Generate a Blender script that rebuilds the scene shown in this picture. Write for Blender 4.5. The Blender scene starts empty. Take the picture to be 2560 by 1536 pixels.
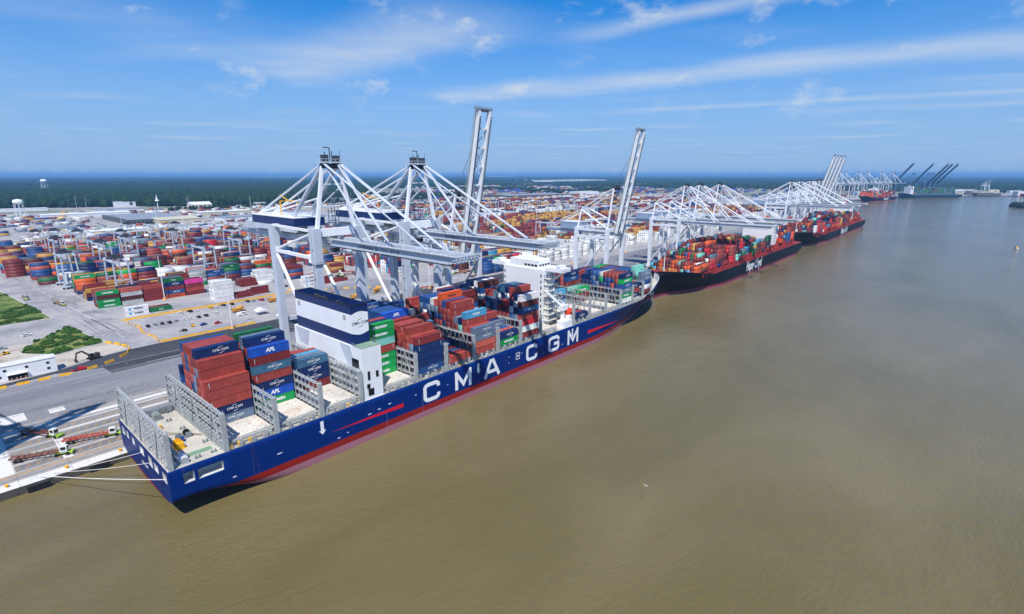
import bpy, math, random
import numpy as np
from mathutils import Vector, Matrix, Euler
random.seed(7)
rng = np.random.default_rng(11)
R = math.radians
S = bpy.context.scene
COL = S.collection

# ------------------------------------------------------------------ camera
cam_d = bpy.data.cameras.new('camera'); cam = bpy.data.objects.new('camera', cam_d); COL.objects.link(cam)
HEAD = R(41.35)
cam.location = (0, 0, 90.3)
cam.rotation_euler = (R(90 - 14.2), 0, HEAD - R(90))
cam_d.sensor_width = 36; cam_d.lens = 18.39
cam_d.clip_start = 1; cam_d.clip_end = 150000
S.camera = cam

# tunables
SKY_SAT = 1.14
SKY_TINT = (0.60, 0.98, 1.62, 1)
SKY_HUE = 0.492
HORIZON = (3.4, 5.4, 8.7, 1)
CLOUD_COL = (7.5, 8.2, 9.0, 1)
WATER_A = '#665c38'
WATER_B = '#766b4a'
N_IND = 300
HAZE_COL = (0.26, 0.58, 1.0, 1)
HAZE_D = 0.00008
# ------------------------------------------------------------------ sky, sun, exposure
SUN = Vector((-0.50, -0.425, 1.0)).normalized()
W = bpy.data.worlds.new('World'); S.world = W; W.use_nodes = True
nt = W.node_tree; nt.nodes.clear()
def N(tree, kind, **kw):
    n = tree.nodes.new(kind)
    for k, v in kw.items():
        if k.startswith('i_'):
            key = k[2:]; key = int(key) if key.isdigit() else key
            n.inputs[key].default_value = v
        else: setattr(n, k, v)
    return n
def M(tree, op, a, b=None, c=None, clamp=False):
    n = tree.nodes.new('ShaderNodeMath'); n.operation = op; n.use_clamp = clamp
    for i, v in enumerate((a, b, c)):
        if v is None: continue
        if isinstance(v, (int, float)): n.inputs[i].default_value = v
        else: tree.links.new(v, n.inputs[i])
    return n.outputs[0]
L = nt.links.new
sky = N(nt, 'ShaderNodeTexSky', sky_type='NISHITA', sun_disc=False)
sky.sun_elevation = math.asin(SUN.z); sky.sun_rotation = math.atan2(SUN.x, SUN.y)
sky.altitude = 0; sky.air_density = 1.0; sky.dust_density = 0.15; sky.ozone_density = 3.0
tc = N(nt, 'ShaderNodeTexCoord'); sep = N(nt, 'ShaderNodeSeparateXYZ'); L(tc.outputs['Generated'], sep.inputs[0])
dx, dy, dz = sep.outputs
zc = M(nt, 'MAXIMUM', dz, 0.012)
# cloud layer: direction projected on a flat layer overhead, axes turned along the wind
fw = M(nt, 'DIVIDE', M(nt, 'ADD', M(nt, 'MULTIPLY', dx, math.cos(HEAD)), M(nt, 'MULTIPLY', dy, math.sin(HEAD))), zc)
rt = M(nt, 'DIVIDE', M(nt, 'SUBTRACT', M(nt, 'MULTIPLY', dx, math.sin(HEAD)), M(nt, 'MULTIPLY', dy, math.cos(HEAD))), zc)
def cl_noise(sx, sy, scale, detail, rough, dist, off):
    cx = N(nt, 'ShaderNodeCombineXYZ'); L(M(nt, 'MULTIPLY_ADD', rt, sx, off), cx.inputs[0]); L(M(nt, 'MULTIPLY', fw, sy), cx.inputs[1])
    n = N(nt, 'ShaderNodeTexNoise', i_Scale=scale, i_Detail=detail, i_Roughness=rough, i_Distortion=dist); L(cx.outputs[0], n.inputs['Vector'])
    return n.outputs['Fac']
def sstep(v, a, b):
    n = N(nt, 'ShaderNodeMapRange', interpolation_type='SMOOTHSTEP', clamp=True); L(v, n.inputs[0])
    n.inputs[1].default_value = a; n.inputs[2].default_value = b; return n.outputs[0]
elev = M(nt, 'ARCSINE', dz)
# thin cirrus veils
veil = M(nt, 'MULTIPLY', sstep(cl_noise(0.55, 0.8, 0.8, 5, 0.5, 0.35, 3.1), 0.40, 0.80), sstep(cl_noise(0.35, 0.55, 0.9, 2, 0.5, 0.2, 7.3), 0.40, 0.62))
veil = M(nt, 'MULTIPLY', veil, 0.36)
# long contrail-like cirrus streaks (lines across the layer)
def streak(a, b, c, w0, ext0, ext1, amp, off):
    # |a*rt + b*fw - c| < w
    d = M(nt, 'SUBTRACT', M(nt, 'ADD', M(nt, 'MULTIPLY', rt, a), M(nt, 'MULTIPLY', fw, b)), c)
    d = M(nt, 'ADD', d, M(nt, 'MULTIPLY', M(nt, 'SUBTRACT', cl_noise(0.5, 0.5, 1.0, 4, 0.55, 0.3, off), 0.5), w0 * 1.6))
    g = sstep(M(nt, 'SUBTRACT', 1.0, M(nt, 'DIVIDE', M(nt, 'ABSOLUTE', d), w0)), -0.35, 1.1)
    t = M(nt, 'SUBTRACT', M(nt, 'MULTIPLY', rt, b), M(nt, 'MULTIPLY', fw, a))
    e = M(nt, 'MULTIPLY', sstep(t, ext0, ext0 + 1.0), M(nt, 'SUBTRACT', 1.0, sstep(t, ext1 - 1.0, ext1)))
    k = M(nt, 'MULTIPLY', M(nt, 'MULTIPLY', g, e), M(nt, 'MULTIPLY_ADD', cl_noise(0.9, 0.9, 1.2, 5, 0.55, 0.3, off + 3), 1.0, 0.12))
    return M(nt, 'MULTIPLY', k, amp)
STREAKS = [streak(.546, .839, 5.91, 0.62, -5.4, 6.0, 0.72, 1.7), streak(.657, .754, 3.53, 0.22, -2.9, 0.6, 0.7, 4.2), streak(.417, .909, 8.88, 0.40, -2.6, 5.0, 0.45, 9.1), streak(.677, .736, 2.68, 0.60, -6.3, -2.2, 0.7, 13.0)]
# small fair-weather puffs low over the land
az = M(nt, 'ARCTAN2', rt, fw)
def an_noise(scale, detail, rough, off):
    cx = N(nt, 'ShaderNodeCombineXYZ'); L(M(nt, 'ADD', az, off), cx.inputs[0]); L(M(nt, 'MULTIPLY', elev, 1.9), cx.inputs[1])
    n = N(nt, 'ShaderNodeTexNoise', i_Scale=scale, i_Detail=detail, i_Roughness=rough, i_Distortion=0.1); L(cx.outputs[0], n.inputs['Vector']); return n.outputs['Fac']
puff = sstep(an_noise(11.0, 7, 0.6, 4.3), 0.52, 0.72)
puff = M(nt, 'MULTIPLY', puff, M(nt, 'MULTIPLY', sstep(elev, R(4.0), R(6.0)), M(nt, 'SUBTRACT', 1.0, sstep(elev, R(13.0), R(24.0)))))
puff = M(nt, 'MULTIPLY', puff, sstep(an_noise(2.6, 2, 0.5, 9.1), 0.42, 0.60))
puff = M(nt, 'MULTIPLY', puff, 0.55)
cov = M(nt, 'MAXIMUM', puff, veil)
for s_ in STREAKS: cov = M(nt, 'ADD', cov, s_)
cov = M(nt, 'MINIMUM', cov, 0.72)
tint = N(nt, 'ShaderNodeMix', data_type='RGBA', blend_type='MULTIPLY'); tint.inputs[0].default_value = 1.0; L(sky.outputs[0], tint.inputs[6]); tint.inputs[7].default_value = SKY_TINT
hs = N(nt, 'ShaderNodeHueSaturation', i_Saturation=SKY_SAT, i_Hue=SKY_HUE, i_Value=1.0); L(tint.outputs[2], hs.inputs['Color'])
mixc = N(nt, 'ShaderNodeMix', data_type='RGBA'); L(cov, mixc.inputs[0]); L(hs.outputs[0], mixc.inputs[6]); mixc.inputs[7].default_value = CLOUD_COL
hzn = N(nt, 'ShaderNodeMix', data_type='RGBA'); L(M(nt, 'MULTIPLY', M(nt, 'SUBTRACT', 1.0, sstep(elev, R(0.0), R(19.0))), 0.92), hzn.inputs[0]); L(hs.outputs[0], hzn.inputs[6]); hzn.inputs[7].default_value = HORIZON
L(hzn.outputs[2], mixc.inputs[6])
bg = N(nt, 'ShaderNodeBackground', i_Strength=0.082); L(mixc.outputs[2], bg.inputs[0])
wo = N(nt, 'ShaderNodeOutputWorld'); L(bg.outputs[0], wo.inputs[0])

sun_d = bpy.data.lights.new('sun', 'SUN'); sun = bpy.data.objects.new('sun', sun_d); COL.objects.link(sun)
sun_d.energy = 4.9; sun_d.angle = R(0.53); sun_d.color = (1.0, 0.955, 0.89)
sun.rotation_euler = (-SUN).to_track_quat('-Z', 'Y').to_euler(); sun.location = (-300, -200, 600)
S.view_settings.view_transform = 'Standard'; S.view_settings.look = 'None'; S.view_settings.gamma = 1.0
S.view_settings.use_curve_mapping = False; S.view_settings.exposure = 0.12
S.cycles.max_bounces = 6; S.cycles.volume_bounces = 0; S.cycles.transparent_max_bounces = 8

# ------------------------------------------------------------------ helpers
def lin(h):
    h = h.lstrip('#'); o = []
    for i in (0, 2, 4):
        c = int(h[i:i+2], 16) / 255
        o.append(c / 12.92 if c <= 0.04045 else ((c + 0.055) / 1.055) ** 2.4)
    return (*o, 1.0)
MATS = {}
def paint(name, hexc, rough=0.5, dirt=0.12, scale=0.25, spec=0.4, metal=0.0, hue=None, bump=0.0):
    if name in MATS: return MATS[name]
    m = bpy.data.materials.new(name); m.use_nodes = True; t = m.node_tree
    p = t.nodes['Principled BSDF']; p.inputs['Roughness'].default_value = rough; p.inputs['Metallic'].default_value = metal
    p.inputs['Specular IOR Level'].default_value = spec
    c = lin(hexc)
    g = t.nodes.new('ShaderNodeNewGeometry')
    n = N(t, 'ShaderNodeTexNoise', i_Scale=scale, i_Detail=5.0, i_Roughness=0.65); t.links.new(g.outputs['Position'], n.inputs['Vector'])
    mx = N(t, 'ShaderNodeMix', data_type='RGBA')
    c2 = lin(hue) if hue else (c[0] * (1 - 2.2 * dirt), c[1] * (1 - 2.3 * dirt), c[2] * (1 - 2.5 * dirt), 1)
    c2 = tuple(max(0.003, v) for v in c2)
    mx.inputs[6].default_value = c; mx.inputs[7].default_value = c2
    r = N(t, 'ShaderNodeMapRange', clamp=True); t.links.new(n.outputs['Fac'], r.inputs[0]); r.inputs[1].default_value = 0.42; r.inputs[2].default_value = 0.78
    t.links.new(r.outputs[0], mx.inputs[0]); t.links.new(mx.outputs[2], p.inputs['Base Color'])
    if bump:
        b = N(t, 'ShaderNodeBump', i_Strength=bump, i_Distance=0.3); t.links.new(n.outputs['Fac'], b.inputs['Height']); t.links.new(b.outputs[0], p.inputs['Normal'])
    MATS[name] = m; return m

ORG = {}
def origin(o): return ORG.get(o.name, Vector((0, 0, 0))) if o else Vector((0, 0, 0))
def tag(o, label=None, cat=None, group=None, kind=None):
    if label: o['label'] = label
    if cat: o['category'] = cat
    if group: o['group'] = group
    if kind: o['kind'] = kind
    return o
def thing(name, label, cat, loc=(0, 0, 0), group=None, rz=0.0):
    o = bpy.data.objects.new(name, None); COL.objects.link(o); o.location = loc; o.rotation_euler = (0, 0, rz)
    o.empty_display_size = 0.5
    ORG[o.name] = Vector(loc)
    return tag(o, label, cat, group)
def link(name, me, parent=None, mat=None):
    o = bpy.data.objects.new(name, me); COL.objects.link(o)
    if mat is not None and not me.materials: me.materials.append(mat)
    if parent: o.parent = parent; ORG[o.name] = origin(parent)
    return o
CUBEF = ((0, 3, 2, 1), (4, 5, 6, 7), (0, 1, 5, 4), (1, 2, 6, 5), (2, 3, 7, 6), (3, 0, 4, 7))
class MB:
    def __init__(s): s.v = []; s.f = []; s.mi = []; s.m = 0
    def hexa(s, pts):
        b = len(s.v); s.v += [tuple(p) for p in pts]
        for f in CUBEF: s.f.append(tuple(b + i for i in f)); s.mi.append(s.m)
        return s
    def box(s, x0, x1, y0, y1, z0, z1):
        return s.hexa([(x0, y0, z0), (x1, y0, z0), (x1, y1, z0), (x0, y1, z0), (x0, y0, z1), (x1, y0, z1), (x1, y1, z1), (x0, y1, z1)])
    def bar(s, p, q, w, h=None, w2=None, h2=None, up=(0, 0, 1)):
        h = w if h is None else h; w2 = w if w2 is None else w2; h2 = h if h2 is None else h2
        p = Vector(p); q = Vector(q); d = (q - p).normalized(); u = Vector(up)
        if abs(d.dot(u)) > 0.98: u = Vector((1, 0, 0)) if abs(d.x) < 0.9 else Vector((0, 1, 0))
        a = d.cross(u).normalized(); b = a.cross(d).normalized()
        o = []
        for c, ww, hh in ((p, w, h), (q, w2, h2)):
            for i, j in ((-1, -1), (1, -1), (1, 1), (-1, 1)): o.append(c + a * (i * ww / 2) + b * (j * hh / 2))
        return s.hexa(o)
    def tube(s, p, q, r, r2=None, n=7, cap=True):
        r2 = r if r2 is None else r2
        p = Vector(p); q = Vector(q); d = (q - p).normalized(); u = Vector((0, 0, 1)) if abs(d.z) < 0.95 else Vector((1, 0, 0))
        a = d.cross(u).normalized(); b = a.cross(d).normalized(); k = len(s.v)
        for c, rr in ((p, r), (q, r2)):
            for i in range(n):
                t = 2 * math.pi * i / n; s.v.append(tuple(c + a * (math.cos(t) * rr) + b * (math.sin(t) * rr)))
        for i in range(n): s.f.append((k + i, k + (i + 1) % n, k + n + (i + 1) % n, k + n + i)); s.mi.append(s.m)
        if cap: s.f.append(tuple(k + i for i in reversed(range(n)))); s.mi.append(s.m); s.f.append(tuple(k + n + i for i in range(n))); s.mi.append(s.m)
        return s
    def quad(s, *pts):
        b = len(s.v); s.v += [tuple(p) for p in pts]; s.f.append(tuple(range(b, b + len(pts)))); s.mi.append(s.m); return s
    def rect(s, x0, x1, y0, y1, z): return s.quad((x0, y0, z), (x1, y0, z), (x1, y1, z), (x0, y1, z))
    def prism(s, poly, d, base=0):   # poly: list of 3-D points, extruded by vector d
        n = len(poly); b = len(s.v); d = Vector(d)
        s.v += [tuple(Vector(p)) for p in poly] + [tuple(Vector(p) + d) for p in poly]
        s.f.append(tuple(reversed(range(b, b + n)))); s.f.append(tuple(range(b + n, b + 2 * n))); s.mi += [s.m, s.m]
        for i in range(n): s.f.append((b + i, b + (i + 1) % n, b + n + (i + 1) % n, b + n + i)); s.mi.append(s.m)
        return s
    def mesh(s, name, mats=None, off=None):
        me = bpy.data.meshes.new(name)
        v = s.v if off is None else [(x - off[0], y - off[1], z - off[2]) for x, y, z in s.v]
        me.from_pydata(v, [], s.f)
        if mats is not None:
            mats = mats if isinstance(mats, (list, tuple)) else [mats]
            for m in mats: me.materials.append(m)
            if len(mats) > 1: me.polygons.foreach_set('material_index', s.mi)
        me.update(); return me
    def build_each(s, name, mat, parent=None, world=False):      # one object per box
        for i in range(len(s.v) // 8):
            q = MB(); q.hexa(s.v[8 * i:8 * i + 8]); q.build(name, mat, parent, world)
    def build(s, name, mats, parent=None, world=False):
        return link(name, s.mesh(name, mats, origin(parent) if world else None), parent)
def copy_tree(o, parent=None, loc=None, rz=None, skip=()):
    c = o.copy(); COL.objects.link(c); c.parent = parent
    if loc is not None: c.location = loc; ORG[c.name] = Vector(loc)
    if rz is not None: c.rotation_euler = (0, 0, rz)
    for ch in o.children:
        if ch.name.split('.')[0] not in skip: copy_tree(ch, c)
    return c
TXT = {}
def text_mesh(s, size, mat, bold=0.02, shear=0.0, depth=0.01):
    k = (s, size, mat.name, bold, shear)
    if k in TXT: return TXT[k]
    cu = bpy.data.curves.new('lettering', 'FONT'); cu.body = s; cu.size = size; cu.offset = bold * size; cu.shear = shear
    cu.extrude = depth; cu.resolution_u = 2; cu.align_x = 'CENTER'; cu.align_y = 'CENTER'
    o = bpy.data.objects.new('lettering', cu); COL.objects.link(o)
    me = bpy.data.meshes.new_from_object(o.evaluated_get(bpy.context.evaluated_depsgraph_get()))
    bpy.data.objects.remove(o); bpy.data.curves.remove(cu)
    me.name = 'lettering'; me.materials.clear(); me.materials.append(mat); TXT[k] = me; return me
NUM = ['zero', 'one', 'two', 'three', 'four', 'five', 'six', 'seven', 'eight', 'nine', 'ten', 'eleven', 'twelve', 'thirteen', 'fourteen', 'fifteen', 'sixteen', 'seventeen', 'eighteen', 'nineteen', 'twenty']
ORD = ['zeroth', 'first', 'second', 'third', 'fourth', 'fifth', 'sixth', 'seventh', 'eighth', 'ninth', 'tenth', 'eleventh', 'twelfth', 'thirteenth', 'fourteenth', 'fifteenth', 'sixteenth', 'seventeenth', 'eighteenth', 'nineteenth', 'twentieth']
def num(i): return NUM[i] if i <= 20 else ('twenty ' + NUM[i - 20] if i < 30 else ('thirty' if i == 30 else 'thirty ' + NUM[i - 30]))
TENS = ['', '', 'twenty', 'thirty', 'forty', 'fifty', 'sixty', 'seventy', 'eighty', 'ninety']
def ord(i):
    if i <= 20: return ORD[i]
    return TENS[i // 10][:-1] + 'ieth' if i % 10 == 0 else TENS[i // 10] + ' ' + ORD[i % 10]

white = paint('white_paint', '#eef0f2', 0.45, 0.05, 0.15)
cream = paint('old_white_paint', '#dcdcd6', 0.55, 0.10, 0.3)
crane_grey = paint('crane_grey', '#c3cbd6', 0.5, 0.08, 0.12)
crane_white = paint('crane_white', '#e0e4e8', 0.5, 0.09, 0.2)
crane_dark = paint('crane_machinery', '#3b4148', 0.6, 0.15, 0.5)
steel = paint('galvanised_steel', '#a9aeaf', 0.55, 0.16, 0.5)
steel_dk = paint('grey_deck_steel', '#7d868c', 0.6, 0.16, 0.5)
navy = paint('navy_paint', '#0b2a63', 0.4, 0.10, 0.1)
black = paint('black_rubber', '#15161a', 0.7, 0.05, 1.0)
glass = paint('dark_glass', '#0b1015', 0.1, 0.02, 1.0, spec=0.6)
yellow = paint('safety_yellow', '#efb211', 0.5, 0.10, 0.6)
red = paint('signal_red', '#c4202a', 0.45, 0.08, 0.5)
orange = paint('orange_paint', '#d9531e', 0.5, 0.12, 0.5)
QZ = 2.5

# ------------------------------------------------------------------ the setting
def ground_mat(name, cols, sc1, sc2, rough=0.85, streak=None, bump=0.15):
    m = bpy.data.materials.new(name); m.use_nodes = True; t = m.node_tree; p = t.nodes['Principled BSDF']
    p.inputs['Roughness'].default_value = rough; p.inputs['Specular IOR Level'].default_value = 0.25
    g = t.nodes.new('ShaderNodeNewGeometry')
    mp = N(t, 'ShaderNodeMapping'); t.links.new(g.outputs['Position'], mp.inputs[0])
    if streak: mp.inputs['Scale'].default_value = streak
    a = N(t, 'ShaderNodeTexNoise', i_Scale=sc1, i_Detail=6.0, i_Roughness=0.6); t.links.new(mp.outputs[0], a.inputs['Vector'])
    b = N(t, 'ShaderNodeTexNoise', i_Scale=sc2, i_Detail=4.0, i_Roughness=0.7); t.links.new(g.outputs['Position'], b.inputs['Vector'])
    r = N(t, 'ShaderNodeValToRGB'); t.links.new(a.outputs['Fac'], r.inputs[0])
    els = r.color_ramp.elements; els[0].position = 0.32; els[1].position = 0.70
    els[0].color = lin(cols[0]); els[1].color = lin(cols[-1])
    for i, c in enumerate(cols[1:-1]):
        e = els.new(0.32 + 0.38 * (i + 1) / (len(cols) - 1)); e.color = lin(c)
    mx = N(t, 'ShaderNodeMix', data_type='RGBA', blend_type='MULTIPLY'); mx.inputs[0].default_value = 1.0
    k = N(t, 'ShaderNodeMapRange'); t.links.new(b.outputs['Fac'], k.inputs[0]); k.inputs[1].default_value = 0.3; k.inputs[2].default_value = 0.7; k.inputs[3].default_value = 0.86; k.inputs[4].default_value = 1.1
    t.links.new(r.outputs[0], mx.inputs[6]); t.links.new(k.outputs[0], mx.inputs[7]); t.links.new(mx.outputs[2], p.inputs['Base Color'])
    if bump:
        bp = N(t, 'ShaderNodeBump', i_Strength=bump, i_Distance=0.1); t.links.new(b.outputs['Fac'], bp.inputs['Height']); t.links.new(bp.outputs[0], p.inputs['Normal'])
    return m
concrete = ground_mat('yard_concrete', ['#838180', '#99979a', '#aaa6a2', '#939195'], 0.03, 0.35)
apron_c = ground_mat('apron_concrete', ['#8a8684', '#a39e98', '#b3ada5'], 0.05, 0.5, streak=(0.12, 1.6, 1))
apron_dk = ground_mat('worn_lane', ['#716e6d', '#87837f', '#969089'], 0.06, 0.6, streak=(0.1, 2.0, 1))
cap_c = ground_mat('light_concrete', ['#c4c1ba', '#d8d5ce', '#cfccc6'], 0.1, 0.8)
asphalt = ground_mat('grey_asphalt', ['#6f7075', '#7f8085', '#8b8a8c'], 0.04, 0.5, streak=(0.15, 1.3, 1))
asphalt_new = ground_mat('dark_asphalt', ['#37393f', '#43454b', '#4b4d52'], 0.06, 0.7, streak=(0.2, 1.4, 1))
dirt_m = ground_mat('bare_dirt', ['#9a8f82', '#b3a99b', '#c2b9ac', '#8c8377'], 0.09, 0.7)
grass_m = ground_mat('grass', ['#3c5a22', '#4d6c2b', '#7d7f46', '#587836'], 0.10, 0.8, rough=0.95)
wood_floor = ground_mat('far_woods', ['#10210f', '#182c15', '#20361b', '#142611'], 0.004, 0.02, rough=1.0)
indus = ground_mat('industrial_land', ['#77796f', '#96948a', '#5e6a4c', '#a7a49a'], 0.006, 0.05, rough=0.95)
wline = paint('white_line', '#dfdedb', 0.7, 0.2, 0.6)
yline = paint('yellow_line', '#d79a2a', 0.7, 0.2, 0.6)

# river
wm = bpy.data.materials.new('river_water'); wm.use_nodes = True; t = wm.node_tree; p = t.nodes['Principled BSDF']
g = t.nodes.new('ShaderNodeNewGeometry')
def wn(sc, det, rough, scale=(1, 1, 1), rot=0.0, dist=0.0):
    mp = N(t, 'ShaderNodeMapping'); mp.inputs['Scale'].default_value = scale; mp.inputs['Rotation'].default_value = (0, 0, rot)
    t.links.new(g.outputs['Position'], mp.inputs[0])
    n = N(t, 'ShaderNodeTexNoise', i_Scale=sc, i_Detail=det, i_Roughness=rough, i_Distortion=dist); t.links.new(mp.outputs[0], n.inputs['Vector']); return n.outputs['Fac']
big = wn(0.008, 4.0, 0.55, (1, 2.2, 1), R(-15), 0.6)
cr = N(t, 'ShaderNodeValToRGB'); t.links.new(big, cr.inputs[0]); e = cr.color_ramp.elements
e[0].position = 0.35; e[0].color = lin(WATER_A); e[1].position = 0.68; e[1].color = lin(WATER_B)
t.links.new(cr.outputs[0], p.inputs['Base Color'])
p.inputs['IOR'].default_value = 1.33; p.inputs['Roughness'].default_value = 0.10; p.inputs['Specular IOR Level'].default_value = 0.5
h1 = wn(0.42, 3.0, 0.6, (1, 1.7, 1), R(25), 0.3); h2 = wn(0.055, 4.0, 0.6, (1, 2.0, 1), R(-10), 0.5); h3 = wn(1.6, 2.0, 0.5)
hh = M(t, 'ADD', M(t, 'ADD', M(t, 'MULTIPLY', h1, 0.9), M(t, 'MULTIPLY', h2, 1.5)), M(t, 'MULTIPLY', h3, 0.3))
bp = N(t, 'ShaderNodeBump', i_Strength=0.8, i_Distance=0.45); t.links.new(hh, bp.inputs['Height']); t.links.new(bp.outputs[0], p.inputs['Normal'])
tag(MB().rect(-3000, 16000, -12000, 6000, 0).build('river_water', wm), kind='structure')

# terminal land: slab with a real quay edge
land = [(-1500, 195.7), (1262, 195.7), (2120, 352), (2200, 345), (2460, 285), (2650, 262), (2760, 205), (2900, 68), (3060, 45), (3215, -145), (3500, -1200), (5200, -5200), (12000, -16000), (52000, -30000), (52000, 52000), (-14000, 52000), (-6000, 4000)]
mb = MB(); mb.quad(*[(x, y, QZ) for x, y in land])
tag(mb.build('ground', concrete), kind='structure')
mb = MB()
for (x0, y0), (x1, y1) in zip(land[:12], land[1:13]): mb.quad((x0, y0, -2), (x1, y1, -2), (x1, y1, QZ - 0.004), (x0, y0, QZ - 0.004))
tag(mb.build('quay_wall', paint('quay_wall_concrete', '#56524a', 0.9, 0.2, 0.4)), kind='structure')
Z1, Z2, Z3 = QZ + 0.004, QZ + 0.008, QZ + 0.012
def sheet(name, mat, rects, z, polys=()):
    mb = MB()
    for x0, x1, y0, y1 in rects: mb.rect(x0, x1, y0, y1, z)
    for pl in polys: mb.quad(*[(x, y, z) for x, y in pl])
    return tag(mb.build(name, mat), kind='structure')
sheet('quay_apron', apron_c, [(-300, 1262, 195.72, 247)], Z1)
sheet('landside_road', asphalt, [(-300, 1262, 247, 299)], Z1)
sheet('quay_coping', cap_c, [(-300, 1262, 195.74, 200.4)], Z2)
sheet('worn_lane', apron_dk, [(-300, 1262, y, y + 4.3) for y in (207.0, 213.2, 219.4, 225.6)] + [(-300, 1262, 233.0, 237.5)], Z2)
sheet('rail_strip', cap_c, [(-300, 1262, 240.6, 243.2), (-300, 1262, 231.0, 232.0), (-300, 1262, 237.9, 238.6)], Z3)
sheet('crane_rail', paint('rail_steel', '#4a4744', 0.5, 0.2), [(-300, 1262, 201.85, 202.15), (-300, 1262, 238.9, 239.15), (-300, 1262, 200.5, 200.62)], QZ + 0.016)
sheet('yellow_line', yline, [(-300, 1262, 204.6, 205.05)], Z3)
sheet('lane_line', wline, [(-300, 1262, y, y + 0.18) for y in (206.4, 212.4, 218.6, 224.8, 230.6, 246.6, 289.2, 299.2)], Z3)
sheet('dark_road', asphalt_new, [], Z2, [[(-300, 299.4), (11, 299.4), (30, 303), (46.8, 296.5), (47.5, 285), (76, 286), (420, 286), (420, 320), (76, 319.5), (63, 319), (53, 317), (31, 307.5), (11, 304), (-300, 304)]])
hb = MB()
for yy in (208.2, 214.4, 220.6, 226.8, 234.2, 248.2):
    x = -30.0
    while x < 330:
        hb.quad((x, yy, Z3), (x + 0.3, yy, Z3), (x + 1.5, yy + 1.7, Z3), (x + 1.2, yy + 1.7, Z3)); x += 2.6
tag(hb.build('lane_hatching', yline), 'short slanted yellow hatch marks painted along the quay lanes', 'road marking', kind='stuff')
sheet('concrete_patch', cap_c, [(2, 14.7, 251, 260.5), (21.2, 25.9, 251.5, 257.5), (18.2, 20.6, 206.2, 244.0), (1, 6.8, 206.0, 240)], QZ + 0.014)
sheet('parking_bay', concrete, [(77, 181, 322, 385)], Z1)
sheet('bay_line', wline, [(80 + 4.1 * i, 80.15 + 4.1 * i, 355, 364) for i in range(22)] + [(100 + 4.1 * i, 100.15 + 4.1 * i, 376, 384) for i in range(18)], Z2)
sheet('road_line', wline, [], Z2, [[(66, 345), (66.3, 345), (55.3, 566), (55, 566)], [(75.5, 420), (75.8, 420), (62, 640), (61.7, 640)], [(63, 319.6), (63.3, 319.6), (70.3, 306), (70, 306)], [(70, 306), (76, 306), (76, 306.4), (70, 306.4)]])
tyre = ground_mat('tyre_stain', ['#77767a', '#8a898b', '#989696'], 0.03, 0.5)
sheet('tyre_stain', tyre, [(60, 72, 395, 402), (55, 64, 470, 480), (64, 74, 470, 500), (265, 420, 250, 284), (62, 70, 425, 433), (190, 262, 330, 384)], Z1)
joint = MB()
for i in range(28): joint.rect(-30 + 12.2 * i, -29.92 + 12.2 * i, 195.8, 246.8, QZ + .018)
for i in range(16): joint.rect(-30 + 15 * i, -29.93 + 15 * i, 330, 384.5, Z3)
for y in (340, 352, 366, 375): joint.rect(78, 180, y, y + .07, Z3)
tag(joint.build('slab_joint', paint('joint_tar', '#5d5b59', .9, .2)), kind='structure')
rk = random.Random(3); tm_ = MB()
for i in range(150):
    x = rk.uniform(-20, 420); y = rk.choice((rk.uniform(206, 244), rk.uniform(249, 297))); l = rk.uniform(8, 60); tm_.quad((x, y, QZ + .017), (x + l, y + rk.uniform(-1.2, 1.2), QZ + .017), (x + l, y + rk.uniform(.25, .6) + 1.0 * 0, QZ + .017), (x, y + .45, QZ + .017))
for i in range(90):
    y = rk.uniform(330, 640); x = 70 - (y - 340) * .055 + rk.uniform(-11, 3); l = rk.uniform(10, 50); tm_.quad((x, y, QZ + .017), (x + .5, y, QZ + .017), (x - l * .055 + .5, y + l, QZ + .017), (x - l * .055, y + l, QZ + .017))
for i in range(70):
    x = rk.uniform(-10, 180); y = rk.choice((rk.uniform(206, 296), rk.uniform(325, 430))); r_ = rk.uniform(.4, 1.6)
    tm_.quad(*[(x + r_ * rk.uniform(.6, 1.4) * math.cos(a), y + r_ * rk.uniform(.6, 1.2) * math.sin(a), QZ + .0175) for a in [k * .785 for k in range(8)]])
tag(tm_.build('tyre_mark', paint('tyre_mark', '#858486', .9, .25, .8, hue='#9a9998')), 'dark tyre marks and oil stains on the paving', 'stain', kind='stuff')
# grass plots with kerbs beside the landward road
g1 = [(-60, 430), (47.4, 428), (34.6, 566), (26, 700), (-60, 720)]
g2 = [(31.5, 372), (50, 396), (57.0, 343), (35.3, 336.5), (24, 352)]
for i, gp in enumerate((g1, g2)):
    sheet('grass', grass_m, [], QZ + 0.05, [gp])
    mb = MB()
    for a, b in zip(gp, gp[1:] + gp[:1]): mb.bar((*a, QZ + 0.09), (*b, QZ + 0.09), 0.35, 0.22)
    tag(mb.build('kerb', cap_c), kind='structure')
sheet('dirt_ground', dirt_m, [], Z2, [[(-60, 308), (30, 309), (52, 318.5), (62, 322), (60, 333), (57, 341), (35, 335), (24, 352), (30, 372), (-60, 380)]])
sheet('landward_track', concrete, [], Z2, [[(-60, 404), (51, 398), (50, 424), (-60, 426)]])
# land beyond the yard
sheet('industrial_land', indus, [], Z1, [[(-400, 1780), (300, 1640), (560, 1500), (1500, 1290), (4000, 1400), (4000, 3300), (1800, 3300), (560, 1660), (150, 1900), (-400, 1990)], [(2300, 420), (2700, 330), (3100, 150), (3400, -100), (4500, -300), (4500, 1400), (2300, 1400)]])
sheet('far_woods', wood_floor, [], QZ + 6, [[(-14000, 3600), (400, 3600), (2100, 3500), (4600, 3400), (6000, 1200), (5200, -300), (4600, -2500), (9000, -9000), (50000, -28000), (50000, 50000), (-13000, 50000)]])

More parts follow.
